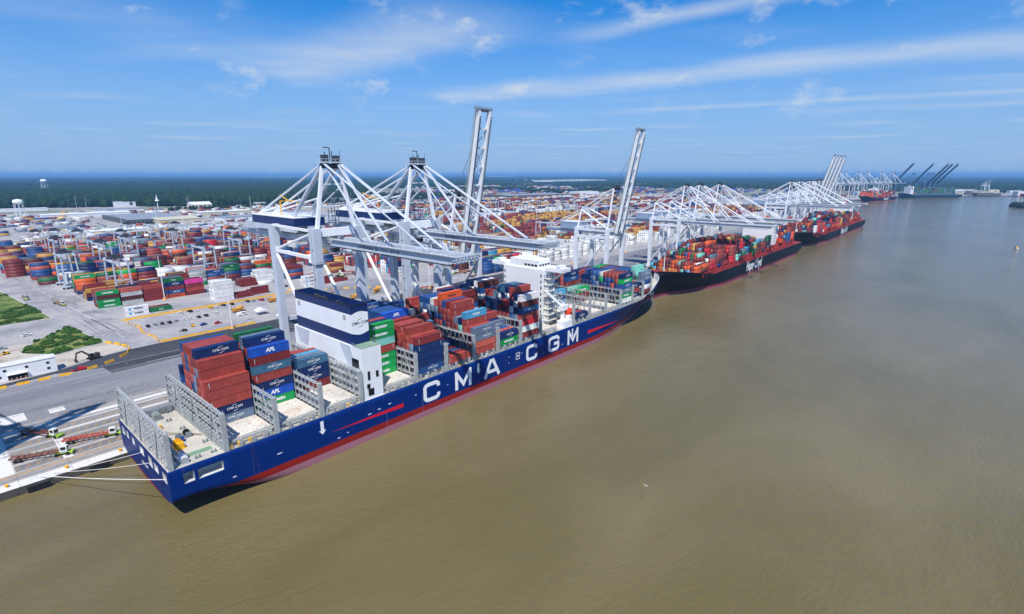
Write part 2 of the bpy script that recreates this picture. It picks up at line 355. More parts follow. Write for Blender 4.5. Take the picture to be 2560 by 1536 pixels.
# ------------------------------------------------------------------ ship hulls
def sm(a, b, x):
    t = min(1, max(0, (x - a) / (b - a))); return t * t * (3 - 2 * t)
def hull_profile(x0, x1, hb, zd, sheer, wl_end, deck_end, stern_len, zb0):
    def deck_hb(x):
        d = hb
        if x < x0 + 18: d *= 0.985 + 0.015 * sm(x0, x0 + 18, x)
        if x > deck_end:
            t = (x - deck_end) / (x1 - deck_end); d *= max(0.0, 1 - t ** 2.3) ** 0.72
        return max(d, 0.05)
    def wl_hb(x):
        d = hb
        if x > wl_end:
            t = min(1, (x - wl_end) / (x1 - 13 - wl_end)); d *= max(0.0, (1 - t ** 1.45)) ** 1.05
        return max(d, 0.05)
    def deck_z(x): return zd + sheer * sm(deck_end - 10, x1, x)
    def bot(x): return zb0 - (zb0 + 14) * sm(x0 + 2, x0 + stern_len, x) if x < x0 + stern_len else -14.0
    def y_at(x, z):
        zz = max(0.0, min(1.0, z / deck_z(x)))
        y = wl_hb(x) + (deck_hb(x) - wl_hb(x)) * zz ** 1.7
        b = bot(x); rad = 3.2 + 9 * sm(x0, x0 + stern_len, x)
        u = max(0.0, min(1.0, (b + rad - z) / rad))
        return y * max(0.0, 1 - u ** 2.4) ** (1 / 2.4)
    return deck_hb, deck_z, bot, y_at
def hull_mesh(x0, x1, yc, flip, prof, nst=64, nlv=16):
    deck_hb, deck_z, bot, y_at = prof
    xs = [x0 + (x1 - x0) * (0.5 - 0.5 * math.cos(math.pi * i / (nst - 1))) for i in range(nst)]
    fx = (lambda x: x0 + x1 - x) if flip else (lambda x: x)
    v = []; f = []; m = 2 * (nlv + 1)
    for x in xs:
        zt = deck_z(x); zb = max(bot(x), -4.0)
        zs = [zt + (zb - zt) * (k / nlv) ** 0.9 for k in range(nlv + 1)]
        ys = [max(0.02, y_at(x, z)) for z in zs]
        v += [(fx(x), yc - y, z) for y, z in zip(ys, zs)] + [(fx(x), yc + y, z) for y, z in reversed(list(zip(ys, zs)))]
    for i in range(nst - 1):
        for k in range(m):
            a, b = i * m + k, i * m + (k + 1) % m
            q = (a, a + m, b + m, b) if not flip else (a, b, b + m, a + m)
            f.append(q)
    e0 = tuple(range(m)); e1 = tuple((nst - 1) * m + k for k in reversed(range(m)))
    if flip: e0, e1 = tuple(reversed(e0)), tuple(reversed(e1))
    f += [e0, e1]
    return v, f
def hull_mat(name, top, band, boot, z_band, z_boot, rough=0.32):
    m = bpy.data.materials.new(name); m.use_nodes = True; t = m.node_tree; p = t.nodes['Principled BSDF']
    p.inputs['Roughness'].default_value = rough; p.inputs['Specular IOR Level'].default_value = 0.12
    g = t.nodes.new('ShaderNodeNewGeometry'); s = N(t, 'ShaderNodeSeparateXYZ'); t.links.new(g.outputs['Position'], s.inputs[0])
    mp = N(t, 'ShaderNodeMapping'); mp.inputs['Scale'].default_value = (0.5, 0.5, 0.07); t.links.new(g.outputs['Position'], mp.inputs[0])
    n = N(t, 'ShaderNodeTexNoise', i_Scale=0.6, i_Detail=5.0, i_Roughness=0.65); t.links.new(mp.outputs[0], n.inputs['Vector'])
    n2 = N(t, 'ShaderNodeTexNoise', i_Scale=0.09, i_Detail=4.0); t.links.new(g.outputs['Position'], n2.inputs['Vector'])
    def mix(fac, a, b):
        x = N(t, 'ShaderNodeMix', data_type='RGBA')
        t.links.new(fac, x.inputs[0]) if not isinstance(fac, float) else None
        for i, c in ((6, a), (7, b)):
            if isinstance(c, tuple): x.inputs[i].default_value = c
            else: t.links.new(c, x.inputs[i])
        return x.outputs[2]
    def dirty(c, amt):
        r = N(t, 'ShaderNodeMapRange', clamp=True); t.links.new(n.outputs['Fac'], r.inputs[0]); r.inputs[1].default_value = 0.45; r.inputs[2].default_value = 0.8; r.inputs[4].default_value = amt
        r2 = N(t, 'ShaderNodeMapRange', clamp=True); t.links.new(n2.outputs['Fac'], r2.inputs[0]); r2.inputs[1].default_value = 0.35; r2.inputs[2].default_value = 0.7; r2.inputs[4].default_value = 0.22
        c1 = mix(r.outputs[0], c, tuple(min(1, v * 0.8 + k_) for v, k_ in zip(c[:3], (0.006, 0.02, 0.035))) + (1,))
        return mix(r2.outputs[0], c1, tuple(v * 0.75 for v in c[:3]) + (1,))
    zn = M(t, 'ADD', s.outputs[2], M(t, 'MULTIPLY', M(t, 'SUBTRACT', n.outputs['Fac'], 0.5), 0.12))
    c = mix(M(t, 'GREATER_THAN', zn, z_boot), dirty(lin(boot), 0.6), dirty(lin(band), 0.25))
    c = mix(M(t, 'GREATER_THAN', zn, z_band), c, dirty(lin(top), 0.3))
    # plate seams and thin rust runs
    seam = M(t, 'MAXIMUM', M(t, 'LESS_THAN', M(t, 'FRACT', M(t, 'DIVIDE', s.outputs[0], 12.0)), 0.012), M(t, 'LESS_THAN', M(t, 'FRACT', M(t, 'DIVIDE', s.outputs[2], 2.9)), 0.035))
    c = mix(M(t, 'MULTIPLY', seam, 0.30), c, (0.004, 0.008, 0.02, 1))
    mp3 = N(t, 'ShaderNodeMapping'); mp3.inputs['Scale'].default_value = (1.6, 1.6, 0.05); t.links.new(g.outputs['Position'], mp3.inputs[0])
    n3 = N(t, 'ShaderNodeTexNoise', i_Scale=1.0, i_Detail=3.0); t.links.new(mp3.outputs[0], n3.inputs['Vector'])
    r3 = N(t, 'ShaderNodeMapRange', clamp=True); t.links.new(n3.outputs['Fac'], r3.inputs[0]); r3.inputs[1].default_value = 0.66; r3.inputs[2].default_value = 0.80; r3.inputs[4].default_value = 0.45
    c = mix(r3.outputs[0], c, (0.13, 0.075, 0.055, 1))
    t.links.new(c, p.inputs['Base Color'])
    return m

# ---- the blue ship at the near berth
YC, HB, DZ, HZ = 171.15, 23.85, 14.9, 17.0
SX0, SX1 = 31.8, 350.0
NEAR = YC - HB
ship = thing('container_ship', 'long blue container ship with white hull letters moored at the near berth', 'ship', (SX0, YC, 0))
prof = hull_profile(SX0, SX1, HB, DZ, 2.2, 238.0, 268.0, 52.0, 3.7)
v, f = hull_mesh(SX0, SX1, YC, False, prof)
hm = hull_mat('blue_hull_paint', '#002970', '#93231b', '#a36d78', 4.6, 2.35, 0.45)
me = bpy.data.meshes.new('hull_raw'); me.from_pydata([(x - SX0, y - YC, z) for x, y, z in v], [], f); me.materials.append(hm); me.update()
raw = bpy.data.objects.new('hull_raw', me); COL.objects.link(raw)
cut = MB()
for a, b, z0, z1 in ((35.2, 37.8, 10.2, 13.1), (38.7, 45.1, 10.1, 12.9)): cut.box(a - SX0, b - SX0, NEAR - YC - 1, NEAR - YC + 3.4, z0, z1)
for a, b, z0, z1 in ((149.2, 152.6, 10.9, 13.5), (156.2, 160.0, 11.0, 13.4), (161.6, 164.7, 10.6, 13.7), (169.2, 173.0, 11.4, 13.8), (178.4, 180.8, 11.6, 13.8), (184.6, 187.0, 11.6, 13.8), (189, 192, 11.2, 13.6)): cut.box(-1.5, 3.0, a - YC, b - YC, z0, z1)
inner = paint('recess_paint', '#c9cccc', 0.6, 0.15, 0.6)
cme = cut.mesh('cut', [inner]); cob = bpy.data.objects.new('cut', cme); COL.objects.link(cob)
bm_ = raw.modifiers.new('cut', 'BOOLEAN'); bm_.operation = 'DIFFERENCE'; bm_.object = cob; bm_.solver = 'EXACT'; bm_.material_mode = 'TRANSFER'
hme = bpy.data.meshes.new_from_object(raw.evaluated_get(bpy.context.evaluated_depsgraph_get())); hme.name = 'hull'
bpy.data.objects.remove(raw); bpy.data.objects.remove(cob)
hull = link('hull', hme, ship)
for pgn in hme.polygons: pgn.use_smooth = abs(pgn.normal.x) < 0.97 and len(pgn.vertices) <= 4 and abs(pgn.normal.z) < 0.9
dh, dzf, _, y_at = prof
deckm = ground_mat('ship_deck_paint', ['#a9a59c', '#bcb7ac', '#c9c3b6'], 0.12, 0.9)
hatchm = ground_mat('hatch_cover_paint', ['#b9b4a9', '#cdc8bd', '#d8d2c6', '#c0b09c'], 0.10, 0.8)
mb = MB(); xs = [SX0 + 0.2 + (SX1 - 1.5 - SX0) * i / 90 for i in range(91)]
for a, b in zip(xs, xs[1:]): mb.quad((a, YC - dh(a) + 0.25, dzf(a) + 0.02), (b, YC - dh(b) + 0.25, dzf(b) + 0.02), (b, YC + dh(b) - 0.25, dzf(b) + 0.02), (a, YC + dh(a) - 0.25, dzf(a) + 0.02))
mb.build('deck', deckm, ship, True)
# white hull letters
def stroke(pts, w, x, z, sx, sz, closed=False):
    mb = MB(); P = [(x + px * sx, z + pz * sz) for px, pz in pts]; n = len(P); out = []
    for i in range(n):
        a = P[max(0, i - 1)]; b = P[i]; c = P[min(n - 1, i + 1)]
        d1 = Vector((b[0] - a[0], b[1] - a[1])); d2 = Vector((c[0] - b[0], c[1] - b[1]))
        d1 = d1.normalized() if d1.length else d2.normalized(); d2 = d2.normalized() if d2.length else d1
        n1 = Vector((-d1.y, d1.x)); n2 = Vector((-d2.y, d2.x)); m_ = (n1 + n2).normalized(); k = w / 2 / max(0.35, m_.dot(n1))
        out.append((Vector(b) + m_ * k, Vector(b) - m_ * k))
    for (a1, a2), (b1, b2) in zip(out, out[1:]): mb.prism([(a2.x, NEAR - 0.03, a2.y), (b2.x, NEAR - 0.03, b2.y), (b1.x, NEAR - 0.03, b1.y), (a1.x, NEAR - 0.03, a1.y)], (0, 0.12, 0))
    return mb
Cpts = [(1, .70), (1, .84), (.93, .93), (.80, 1 - .02), (.25, 1 - .02), (.09, .93), (0, .82), (0, .18), (.09, .07), (.25, .02), (.80, .02), (.93, .07), (1, .16), (1, .30)]
Gpts = Cpts[:-1] + [(1, .48), (.52, .48)]
LW = 1.55
def letter(ch, x0, x1, z0=5.25, z1=13.3):
    w, h = x1 - x0 - LW, z1 - z0 - LW; ox, oz = x0 + LW / 2, z0 + LW / 2
    ms = []
    if ch in 'CG': ms.append(stroke(Cpts if ch == 'C' else Gpts, LW, ox, oz, w, h))
    if ch == 'M': ms += [stroke([(0, -.095), (0, 1.095)], LW, ox, oz, w, h), stroke([(1, -.095), (1, 1.095)], LW, ox, oz, w, h), stroke([(-.04, 1.06), (.5, .18), (1.04, 1.06)], LW * 0.95, ox, oz, w, h)]
    if ch == 'A': ms += [stroke([(-.06, -.12), (.44, 1.1)], LW, ox, oz, w, h), stroke([(1.06, -.12), (.56, 1.1)], LW, ox, oz, w, h), stroke([(.2, .27), (.8, .27)], LW * 0.9, ox, oz, w, h), stroke([(.36, 1.0), (.64, 1.0)], LW, ox, oz, w, h)]
    mb = MB()
    for j, m_ in enumerate(ms):
        b = len(mb.v); mb.v += [(x, y - 0.004 * j, z) for x, y, z in m_.v]; mb.f += [tuple(i + b for i in ff) for ff in m_.f]; mb.mi += m_.mi
    mb.build('hull_letter', white, ship, True)
for ch, a, b in (('C', 116.4, 124.7), ('M', 132.7, 141.9), ('A', 149.6, 159.0), ('C', 177.4, 185.6), ('G', 194.2, 203.2), ('M', 210.4, 219.9)): letter(ch, a, b)
hullred = paint('hull_stripe_red', '#d3122f', 0.35, 0.04)
def side_poly(name, pts, mat): MB().prism([(x, NEAR - 0.03, z) for x, z in pts], (0, 0.1, 0)).build(name, mat, ship, True)
side_poly('hull_stripe', [(78.5, 8.55), (107.0, 7.4), (107.0, 9.0)], hullred)
side_poly('hull_stripe', [(228.9, 7.3), (260.5, 8.0), (229.3, 9.2)], hullred)
for x, z in ((75.0, 13.6), (146.0, 13.6), (214.6, 13.4), (279.6, 14.0)):
    yy = 0 if x < 250 else None
    if x < 240:
        side_poly('draught_arrow', [(x - 0.55, z), (x - 0.55, z - 3.2), (x - 1.2, z - 3.2), (x, z - 4.6), (x + 1.2, z - 3.2), (x + 0.55, z - 3.2), (x + 0.55, z)], white)
for x, z, w in ((80, 5.4, .9), (83.6, 6.1, .5), (60, 8.2, 1.5), (47, 6.5, 1), (92, 9.6, 1.3), (96, 10.1, 1.2), (100.5, 10.6, 1.2), (112.5, 10.1, .6), (165, 8.2, .45), (165.3, 11, .45), (128.5, 9.2, .4), (174, 10.6, .5), (190, 6.2, .4), (205.5, 7, .8)): MB().box(x, x + w, NEAR - 0.03, NEAR + 0.1, z, z + 0.28).build('hull_mark', white, ship, True)
mb = MB()
for x, z, s in ((170.2, 8.6, 2.4),):
    for a, b in (((x, z), (x + s, z)), ((x + s, z), (x + s, z + 3)), ((x + s, z + 3), (x, z + 3)), ((x, z + 3), (x, z))): mb.bar((a[0], NEAR + 0.02, a[1]), (b[0], NEAR + 0.02, b[1]), 0.2, 0.2)
    mb.box(x + .8, x + 1.6, NEAR - 0.03, NEAR + .1, z + 1, z + 2)
mb.build('hull_mark', white, ship, True)
# weld seams and vertical drip lines, fender rubs
mb = MB()
for x in (115.8, 183.2, 99.5): mb.box(x, x + 0.07, NEAR - 0.015, NEAR + 0.1, 2.0, 9.6 if x > 100 else 8)
mb.build_each('hull_drip_mark', paint('pale_drip', '#7f93b5', 0.6, 0.2), ship, True)
# hatch covers
LBX = [32.9, 46.6, 61.1, 75.7, 90.2, 113.9, 128.9, 144.0, 158.8, 173.9, 188.6, 216.0, 231.0, 247.2, 263.5, 277.6, 292.4, 306.8]
BAYS = {1: (47.4, 60.3), 2: (61.9, 74.9), 3: (76.5, 89.4), 4: (99.9, 113.1), 5: (114.7, 128.1), 6: (129.7, 143.2), 7: (144.8, 158.0), 8: (159.6, 173.1), 9: (174.7, 187.8), 10: (189.4, 202.3), 11: (216.8, 230.2), 12: (231.8, 246.4), 13: (248.0, 262.7), 14: (264.3, 276.8), 15: (278.4, 291.6), 16: (293.2, 306.0)}
for b, (a, c) in BAYS.items():
    w = HB - 2.6 if b < 14 else (HB - 2.6 if b == 14 else (HB - 3.4 if b == 15 else HB - 6))
    ys = [YC - w + 2 * w * i / 4 for i in range(5)]
    for y0, y1 in zip(ys, ys[1:]):
        mb = MB(); mb.box(a, c, y0 + 0.06, y1 - 0.06, dzf(a) + 0.05, HZ)
        mb.build('hatch_cover', hatchm, ship, True)
lash = MB()
for b in (1, 2, 3, 8, 10, 12, 13):
    a, c = BAYS[b]
    for i in range(5):
        for j in range(8):
            if random.random() < 0.55: lash.box(a + 1 + i * 2.6, a + 1.5 + i * 2.6, NEAR + 3.4 + j * 2.55, NEAR + 3.65 + j * 2.55, HZ, HZ + 0.06)
lash.build('twistlock_base', paint('socket_red', '#b5523f', 0.6, 0.2), ship, True)['kind'] = 'stuff'
# side stanchions, coaming rail and deck-edge clutter along both sides
for sgn in (-1, 1):
    rail = MB(); x = 47.0
    while x < 286:
        if not (91 < x < 100 or 202 < x < 216):
            y = YC + sgn * (HB - 0.55)
            rail.box(x - 0.28, x + 0.28, y - 0.4, y + 0.4, DZ, HZ + 0.25)
        x += 3.63
    for a, b in ((46.8, 90.4), (99.6, 202.2), (216.2, 291)):
        y = YC + sgn * (HB - 1.5)
        rail.box(a, b, y - 0.35, y + 0.35, HZ - 0.45, HZ - 0.02)
        y = YC + sgn * (HB - 0.18); rail.box(a, b, y - 0.06, y + 0.06, DZ + 1.0, DZ + 1.1); rail.box(a, b, y - 0.05, y + 0.05, DZ + 0.5, DZ + 0.57)
        x = a
        while x < b: rail.box(x, x + 0.09, y - 0.05, y + 0.05, DZ, DZ + 1.05); x += 1.6
    rail.build('side_stanchion', steel, ship, True)['kind'] = 'stuff'
    cl = MB(); 
    x = 47.5
    while x < 285:
        if not (91 < x < 100 or 203 < x < 215):
            y = YC + sgn * (HB - 1.0); w = random.uniform(0.4, 1.4)
            cl.m = random.choice((0, 0, 0, 1, 2, 3))
            cl.box(x, x + w, y - 0.3, y + 0.3, DZ, DZ + random.uniform(0.4, 1.5))
        x += random.uniform(1.5, 3.2)
    cl.build('deck_locker', [steel, cream, yellow if sgn < 0 else steel, steel_dk], ship, True)['kind'] = 'stuff'
# lashing bridges
def lashing_bridge(x, z0, z1, y0, y1, thick, rows, xbr=True):
    mb = MB(); n = max(4, round((y1 - y0) / 2.55)); hx = thick / 2
    zs = [z0 + (z1 - z0) * r / rows for r in range(rows + 1)]
    for i in range(n + 1):
        y = y0 + (y1 - y0) * i / n
        for s in ((-1, 1) if i % 3 == 0 else (-1,)): mb.box(x + s * hx - 0.09, x + s * hx + 0.09, y - 0.09, y + 0.09, z0, z1 + 0.9)
    for z in zs[1:]:
        mb.box(x - hx - 0.05, x + hx + 0.05, y0, y1, z - 0.14, z + 0.02)
        for s in (-1,): mb.box(x + s * hx - 0.05, x + s * hx + 0.05, y0, y1, z + 0.93, z + 1.0)
    if xbr:
        for i in range(2, n - 1, 6):
            ya, yb, ym = y0 + (y1 - y0) * (i - 1.5) / n, y0 + (y1 - y0) * (i + 1.5) / n, y0 + (y1 - y0) * i / n
            for s in (-1, 1):
                mb.bar((x + s * (hx + 0.13), ya, z0), (x + s * (hx + 0.13), ym, zs[-1]), 0.26, 0.2); mb.bar((x + s * (hx + 0.13), yb, z0), (x + s * (hx + 0.13), ym, zs[-1]), 0.26, 0.2)
    o = mb.build('lashing_bridge', steel, ship, True)
    ends = MB()
    for y in (y0 - 0.55, y1 + 0.55): ends.box(x - hx - 0.1, x + hx + 0.1, y - 0.4, y + 0.4, DZ if z0 < 18 else z0, z1 + 0.3)
    ends.build_each('end_post', steel, o, True)
for i, x in enumerate(LBX):
    w = min(HB, prof[0](x)) - 1.0
    if i == 0: lashing_bridge(x, DZ, 25.2, YC - w, YC + w, 1.0, 4, True)
    else: lashing_bridge(x, dzf(x) + 0.1, 26.0 if i != 14 else 25.4, YC - w, YC + w, 1.1, 4 if i < 6 else 3, i not in (3, 9, 10))
# stern mooring deck: front wall below the second bridge, winches and bitts
mb = MB(); mb.box(46.2, 47.2, YC - 22, YC + 22, DZ, HZ + 0.1)
for i in range(24): mb.box(45.7, 46.2, YC - 21 + i * 1.8, YC - 20.8 + i * 1.8, DZ, HZ - 0.3)
mb.build('hatch_coaming', steel, ship, True)
MB().rect(38.6, 44.6, 152.5, 154.6, DZ + 0.04).build('deck_mat', paint('green_deck_paint', '#6f9a7b', 0.7, 0.1), ship, True)
def winch(x, y, col, s=1.0, drum=white):
    w = MB(); w.box(x - 0.7 * s, x + 0.7 * s, y - 1.6 * s, y - 0.9 * s, DZ, DZ + 1.5 * s); w.box(x - .6 * s, x + .6 * s, y + 0.9 * s, y + 1.2 * s, DZ, DZ + 1.3 * s); w.box(x - 1.0 * s, x + 1.0 * s, y - 1.7 * s, y + 1.4 * s, DZ, DZ + 0.25)
    o = w.build('mooring_winch', col, ship, True)
    d = MB(); d.tube((x, y - 0.9 * s, DZ + 0.95 * s), (x, y + 0.9 * s, DZ + 0.95 * s), 0.55 * s, n=12)
    for yy in (-0.9, 0, 0.85): d.tube((x, y + yy * s, DZ + .95 * s), (x, y + (yy + 0.1) * s, DZ + .95 * s), 0.95 * s, n=14)
    link('rope_drum', d.mesh('rope_drum', drum, origin(ship)), o)
blue_m = paint('machine_blue', '#1d3f8a', 0.4, 0.1)
winch(38.5, 160.5, yellow, 1.25, yellow); winch(40.0, 164.5, blue_m, 1.0, steel_dk); winch(37.0, 172.5, red, 1.0); winch(36.6, 150.8, steel, 1.15, white); winch(38.2, 178.0, yellow, 0.9); winch(42.5, 166.3, steel_dk, 1.0, black); winch(40, 186, steel_dk, 1.2, steel)
mb = MB()
for x, y in ((34.8, 153), (35.5, 157), (35, 163), (35, 168.5), (35, 175), (35, 182), (44, 150), (44.6, 158), (43, 172), (40, 150), (42, 181), (44, 188), (43.5, 190.5)):
    mb = MB()
    for d in (-0.45, 0.45): mb.tube((x + d, y, DZ), (x + d, y, DZ + 0.9), 0.25, n=8)
    mb.box(x - .8, x + .8, y - .3, y + .3, DZ, DZ + .15)
    mb.build('mooring_bitt', steel_dk, ship, True)
mb = MB(); mb.bar((34, 176.5, DZ + .2), (45.5, 163, DZ + .2), 0.12); mb.bar((34.5, 178, DZ + .2), (45.5, 164, DZ + .2), 0.12); mb.build_each('deck_rope', paint('hemp_rope', '#8d7a5c', 0.9, 0.2), ship, True)
mb = MB(); mb.box(38, 45.5, 188.5, 190.2, DZ, DZ + 2.2)
for i in range(4): mb.box(38.3 + 1.8 * i, 39.7 + 1.8 * i, 188.3, 188.5, DZ + .5, DZ + 1.8)
mb.build('vent_housing', steel_dk, ship, True)
tm = text_mesh('CMA CGM', 1.3, white)
o = link('stern_lettering', tm, ship); o.location = (SX0 - 0.04 - SX0, 170.0 - YC, 8.6); o.rotation_euler = Euler((R(90), 0, R(-90)))
# funnel casing and funnel
fu = MB()
fu.box(91.6, 99.2, NEAR + 0.6, NEAR + 7.5, DZ, 33.4)                       # river-side tower
fu.box(91.6, 99.2, 190.5, YC + HB - 0.6, DZ, 33.4)                        # quay-side tower
fu.prism([(91.6, NEAR + 7.4, 33.4), (91.6, NEAR + 7.4, 20.0), (91.6, 166, 26.0), (91.6, 176, 26.0), (91.6, 190.6, 20.0), (91.6, 190.6, 33.4)], (7.6, 0, 0))
fu.box(92.2, 98.7, 163, 180, DZ, 26.2)
cas = fu.build('engine_casing', white, ship, True)
mb = MB()
for x, y, z, w, h in ((93.2, 0, 16.2, 2.2, 2.4), (96.6, 0, 22.3, 1.0, 2.2), (93.3, 0, 22.0, .9, 3.0), (92.8, 0, 18.9, 1.2, 1.6)): mb.box(x, x + w, NEAR + 0.45, NEAR + 0.75, z, z + h)
for y, z, w, h in ((150, 26.2, 4.0, 3.0), (149.6, 17, 1.4, 2.2)): mb.box(91.4, 91.8, y, y + w, z, z + h)
mb.build_each('casing_opening', glass, cas, True)
mb = MB(); mb.box(91.7, 99.1, NEAR + 0.7, 153.8, 33.4, 33.46); link('casing_platform', mb.mesh('casing_platform', paint('green_platform', '#7f9f86', 0.7, .1), origin(ship)), cas)
mb = MB()
for z in (33.9, 34.5):
    for a, b in (((91.6, NEAR + .6), (99.2, NEAR + .6)), ((99.2, NEAR + .6), (99.2, 153.7)), ((91.6, NEAR + .6), (91.6, 153.7))): mb.bar((*a, z), (*b, z), 0.07)
for i in range(6): mb.box(91.6 + 1.5 * i, 91.68 + 1.5 * i, NEAR + .56, NEAR + .64, 33.4, 34.5)
for i in range(4): mb.box(99.15, 99.23, NEAR + .6 + 1.6 * i, NEAR + .68 + 1.6 * i, 33.4, 34.5); mb.box(91.56, 91.64, NEAR + .6 + 1.6 * i, NEAR + .68 + 1.6 * i, 33.4, 34.5)
link('casing_railing', mb.mesh('casing_railing', steel, origin(ship)), cas)
# slanted side plates of the casing (the pale triangular recesses)
mb = MB(); mb.prism([(91.5, 154.9, 33.3), (91.5, 161.5, 33.3), (91.5, 157.5, 27.0), (91.5, 150.5, 24.5)], (0.12, 0, 0)); mb.prism([(91.5, 182.5, 33.3), (91.5, 193, 33.3), (91.5, 190.5, 27.5), (91.5, 184.5, 27.0)], (0.12, 0, 0)); mb.build_each('casing_panel', crane_grey, cas, True)
FX0, FX1, FY0, FY1 = 92.2, 98.7, 153.7, 192.6
def ring(z0, z1, t=0.25, g=0.0):
    mb = MB(); a, b, c, d = FX0 - g, FX1 + g, FY0 - g, FY1 + g
    mb.box(a, b, c, c + t, z0, z1); mb.box(a, b, d - t, d, z0, z1); mb.box(a, a + t, c + t, d - t, z0, z1); mb.box(b - t, b, c + t, d - t, z0, z1); return mb
fn = ring(33.45, 37.5).build('funnel', [navy], ship, True)
link('funnel_band', ring(37.5, 44.2, 0.25, 0.0).mesh('funnel_band', white, origin(ship)), fn)
link('funnel_band', ring(44.2, 47.2, 0.25, 0.0).mesh('funnel_band', navy, origin(ship)), fn)
mb = MB(); mb.box(FX0 + .3, FX1 - .3, FY0 + .3, FY1 - .3, 44.0, 44.3); link('funnel_floor', mb.mesh('funnel_floor', paint('sooty_grey', '#55524f', .9, .2), origin(ship)), fn)
mb = MB()
for a, b in (((FX0, FY0), (FX1, FY0)), ((FX1, FY0), (FX1, FY1)), ((FX1, FY1), (FX0, FY1)), ((FX0, FY1), (FX0, FY0))): mb.bar((*a, 47.25), (*b, 47.25), 0.4, 0.12)
link('funnel_rim', mb.mesh('funnel_rim', black, origin(ship)), fn)
for y, r_, h in ((182.5, .55, 46.9), (181, .55, 46.9), (179.5, .4, 46.8), (177.6, .7, 46.6), (176, .4, 46.9), (167, .7, 46.6), (164.5, .45, 46.4), (157, .8, 46.3), (174.6, .5, 46.4)):
    mb = MB(); mb.tube((95.4, y, 44.3), (95.4, y, h), r_, n=12); link('exhaust_pipe', mb.mesh('exhaust_pipe', crane_dark, origin(ship)), fn)
# wave-edged white field and lettering on the funnel's river end
pts = [(FX0 + (FX1 - FX0) * i / 12, 44.2 + 0.75 * math.sin(math.pi * i / 12) ** 1.2) for i in range(13)]
low = [(FX1 - (FX1 - FX0) * i / 12, 37.5 - 0.75 * math.sin(math.pi * i / 12) ** 1.2) for i in range(13)]
mb = MB(); mb.prism([(x, FY0 - 0.05, z) for x, z in low[::-1][::-1] + pts], (0, 0.04, 0)); link('funnel_field', mb.mesh('funnel_field', white, origin(ship)), fn)
def emblem(sw_mat, tx_mat, size):
    k = ('emblem', sw_mat.name, tx_mat.name, size)
    if k in TXT: return TXT[k]
    t0 = text_mesh('CMA CGM', size, tx_mat, 0.012); vs = [tuple(q.co) for q in t0.vertices]; fs = [tuple(q.vertices) for q in t0.polygons]; mi = [0] * len(fs)
    for sg in (1, -1):
        b = len(vs); n = 9
        for i in range(n + 1):
            t_ = i / n; x = (-1.05 + 1.75 * t_) * size * sg; z = (0.62 + 0.38 * math.sin(t_ * 1.7)) * size * sg; w = 0.13 * size * math.sin(math.pi * min(1, t_ * 0.92 + 0.04))
            vs += [(x, z + w / 2, 0.012), (x, z - w / 2, 0.012)]
        for i in range(n): fs.append((b + 2 * i, b + 2 * i + 1, b + 2 * i + 3, b + 2 * i + 2)); mi.append(1)
    me = bpy.data.meshes.new('emblem'); me.from_pydata(vs, [], fs); me.materials.append(tx_mat); me.materials.append(sw_mat); me.polygons.foreach_set('material_index', mi); me.update(); TXT[k] = me; return me
o = link('funnel_lettering', emblem(red, navy, 1.42), fn); o.location = (95.5 - SX0, FY0 - 0.07 - YC, 40.9); o.rotation_euler = (R(90), 0, 0)
mb = MB()
for y in (190.2, 158.4): mb.box(FX0 - .06, FX0 + .1, y - 1.3, y + 0.4, 41.8, 43.6)
mb.build_each('funnel_louvre', steel, fn, True)
# deckhouse with bridge
HX0, HX1, HY0, HY1 = 203.2, 213.0, 158.6, 184.6
hs_ = MB(); hs_.box(HX0, HX1, HY0, HY1, DZ, 44.2); hs_.box(HX0 + .6, HX1 + .8, YC - 9.5, YC + 9.5, 44.2, 47.4)
house = hs_.build('deckhouse', white, ship, True)
w = MB(); 
for i in range(4): w.box(HX0 + 0.5, HX0 + 0.62, YC - 8.6 + 2.2 * i, YC - 7.0 + 2.2 * i, 45.3, 46.3)
for i in range(10): w.box(HX1 + .78, HX1 + .9, YC - 9 + 1.8 * i, YC - 7.5 + 1.8 * i, 45.3, 46.6)
for i in range(4): w.box(HX0 + 1.4 + 2.2 * i, HX0 + 2.9 + 2.2 * i, YC - 9.62, YC - 9.48, 45.3, 46.4)
w.build_each('bridge_window', glass, house, True)
for k, y in enumerate((HY0 + 0.5, HY1 - 1.2)):
    for i in range(8):
        w = MB(); w.box(HX0 - .06, HX0 + .1, y, y + 0.7, 18.6 + 3.1 * i, 20.1 + 3.1 * i); link('window', w.mesh('window', glass, origin(ship)), house)
for i in range(8):
    for j in range(4):
        w = MB(); w.box(HX0 + 1.2 + 2.3 * j, HX0 + 1.9 + 2.3 * j, HY0 - .06, HY0 + .1, 18.6 + 3.1 * i, 19.6 + 3.1 * i); link('window', w.mesh('window', glass, origin(ship)), house)
mb = MB()
for sg in (-1, 1):
    ye = YC + sg * 23.4; yi = YC + sg * 9.0
    mb.hexa([(HX0 + 1.5, min(ye, yi), 43.6), (HX1 - 1.0, min(ye, yi), 43.6), (HX1 - 1.0, max(ye, yi), 43.6), (HX0 + 1.5, max(ye, yi), 43.6), (HX0 + 1.5, min(ye, yi), 44.3), (HX1 - 1.0, min(ye, yi), 44.3), (HX1 - 1.0, max(ye, yi), 44.3), (HX0 + 1.5, max(ye, yi), 44.3)])
    for x in (HX0 + 1.5, HX1 - 1.1): mb.box(x, x + 0.12, min(ye, yi), max(ye, yi), 44.3, 45.5)
    mb.box(HX0 + 1.5, HX1 - 1, ye - .1, ye + .1, 44.3, 45.5)
    mb.bar((HX0 + 5, YC + sg * 22.6, 43.6), (HX0 + 5, YC + sg * 13.2, 37.5), 1.3, 0.9)
    mb.box(HX0 + 3, HX1 - 2, ye - sg * 3.4 - 1.4, ye - sg * 3.4 + 1.4, 44.3, 46.6)
link('bridge_wing', mb.mesh('bridge_wing', white, origin(ship)), house)
mb = MB()
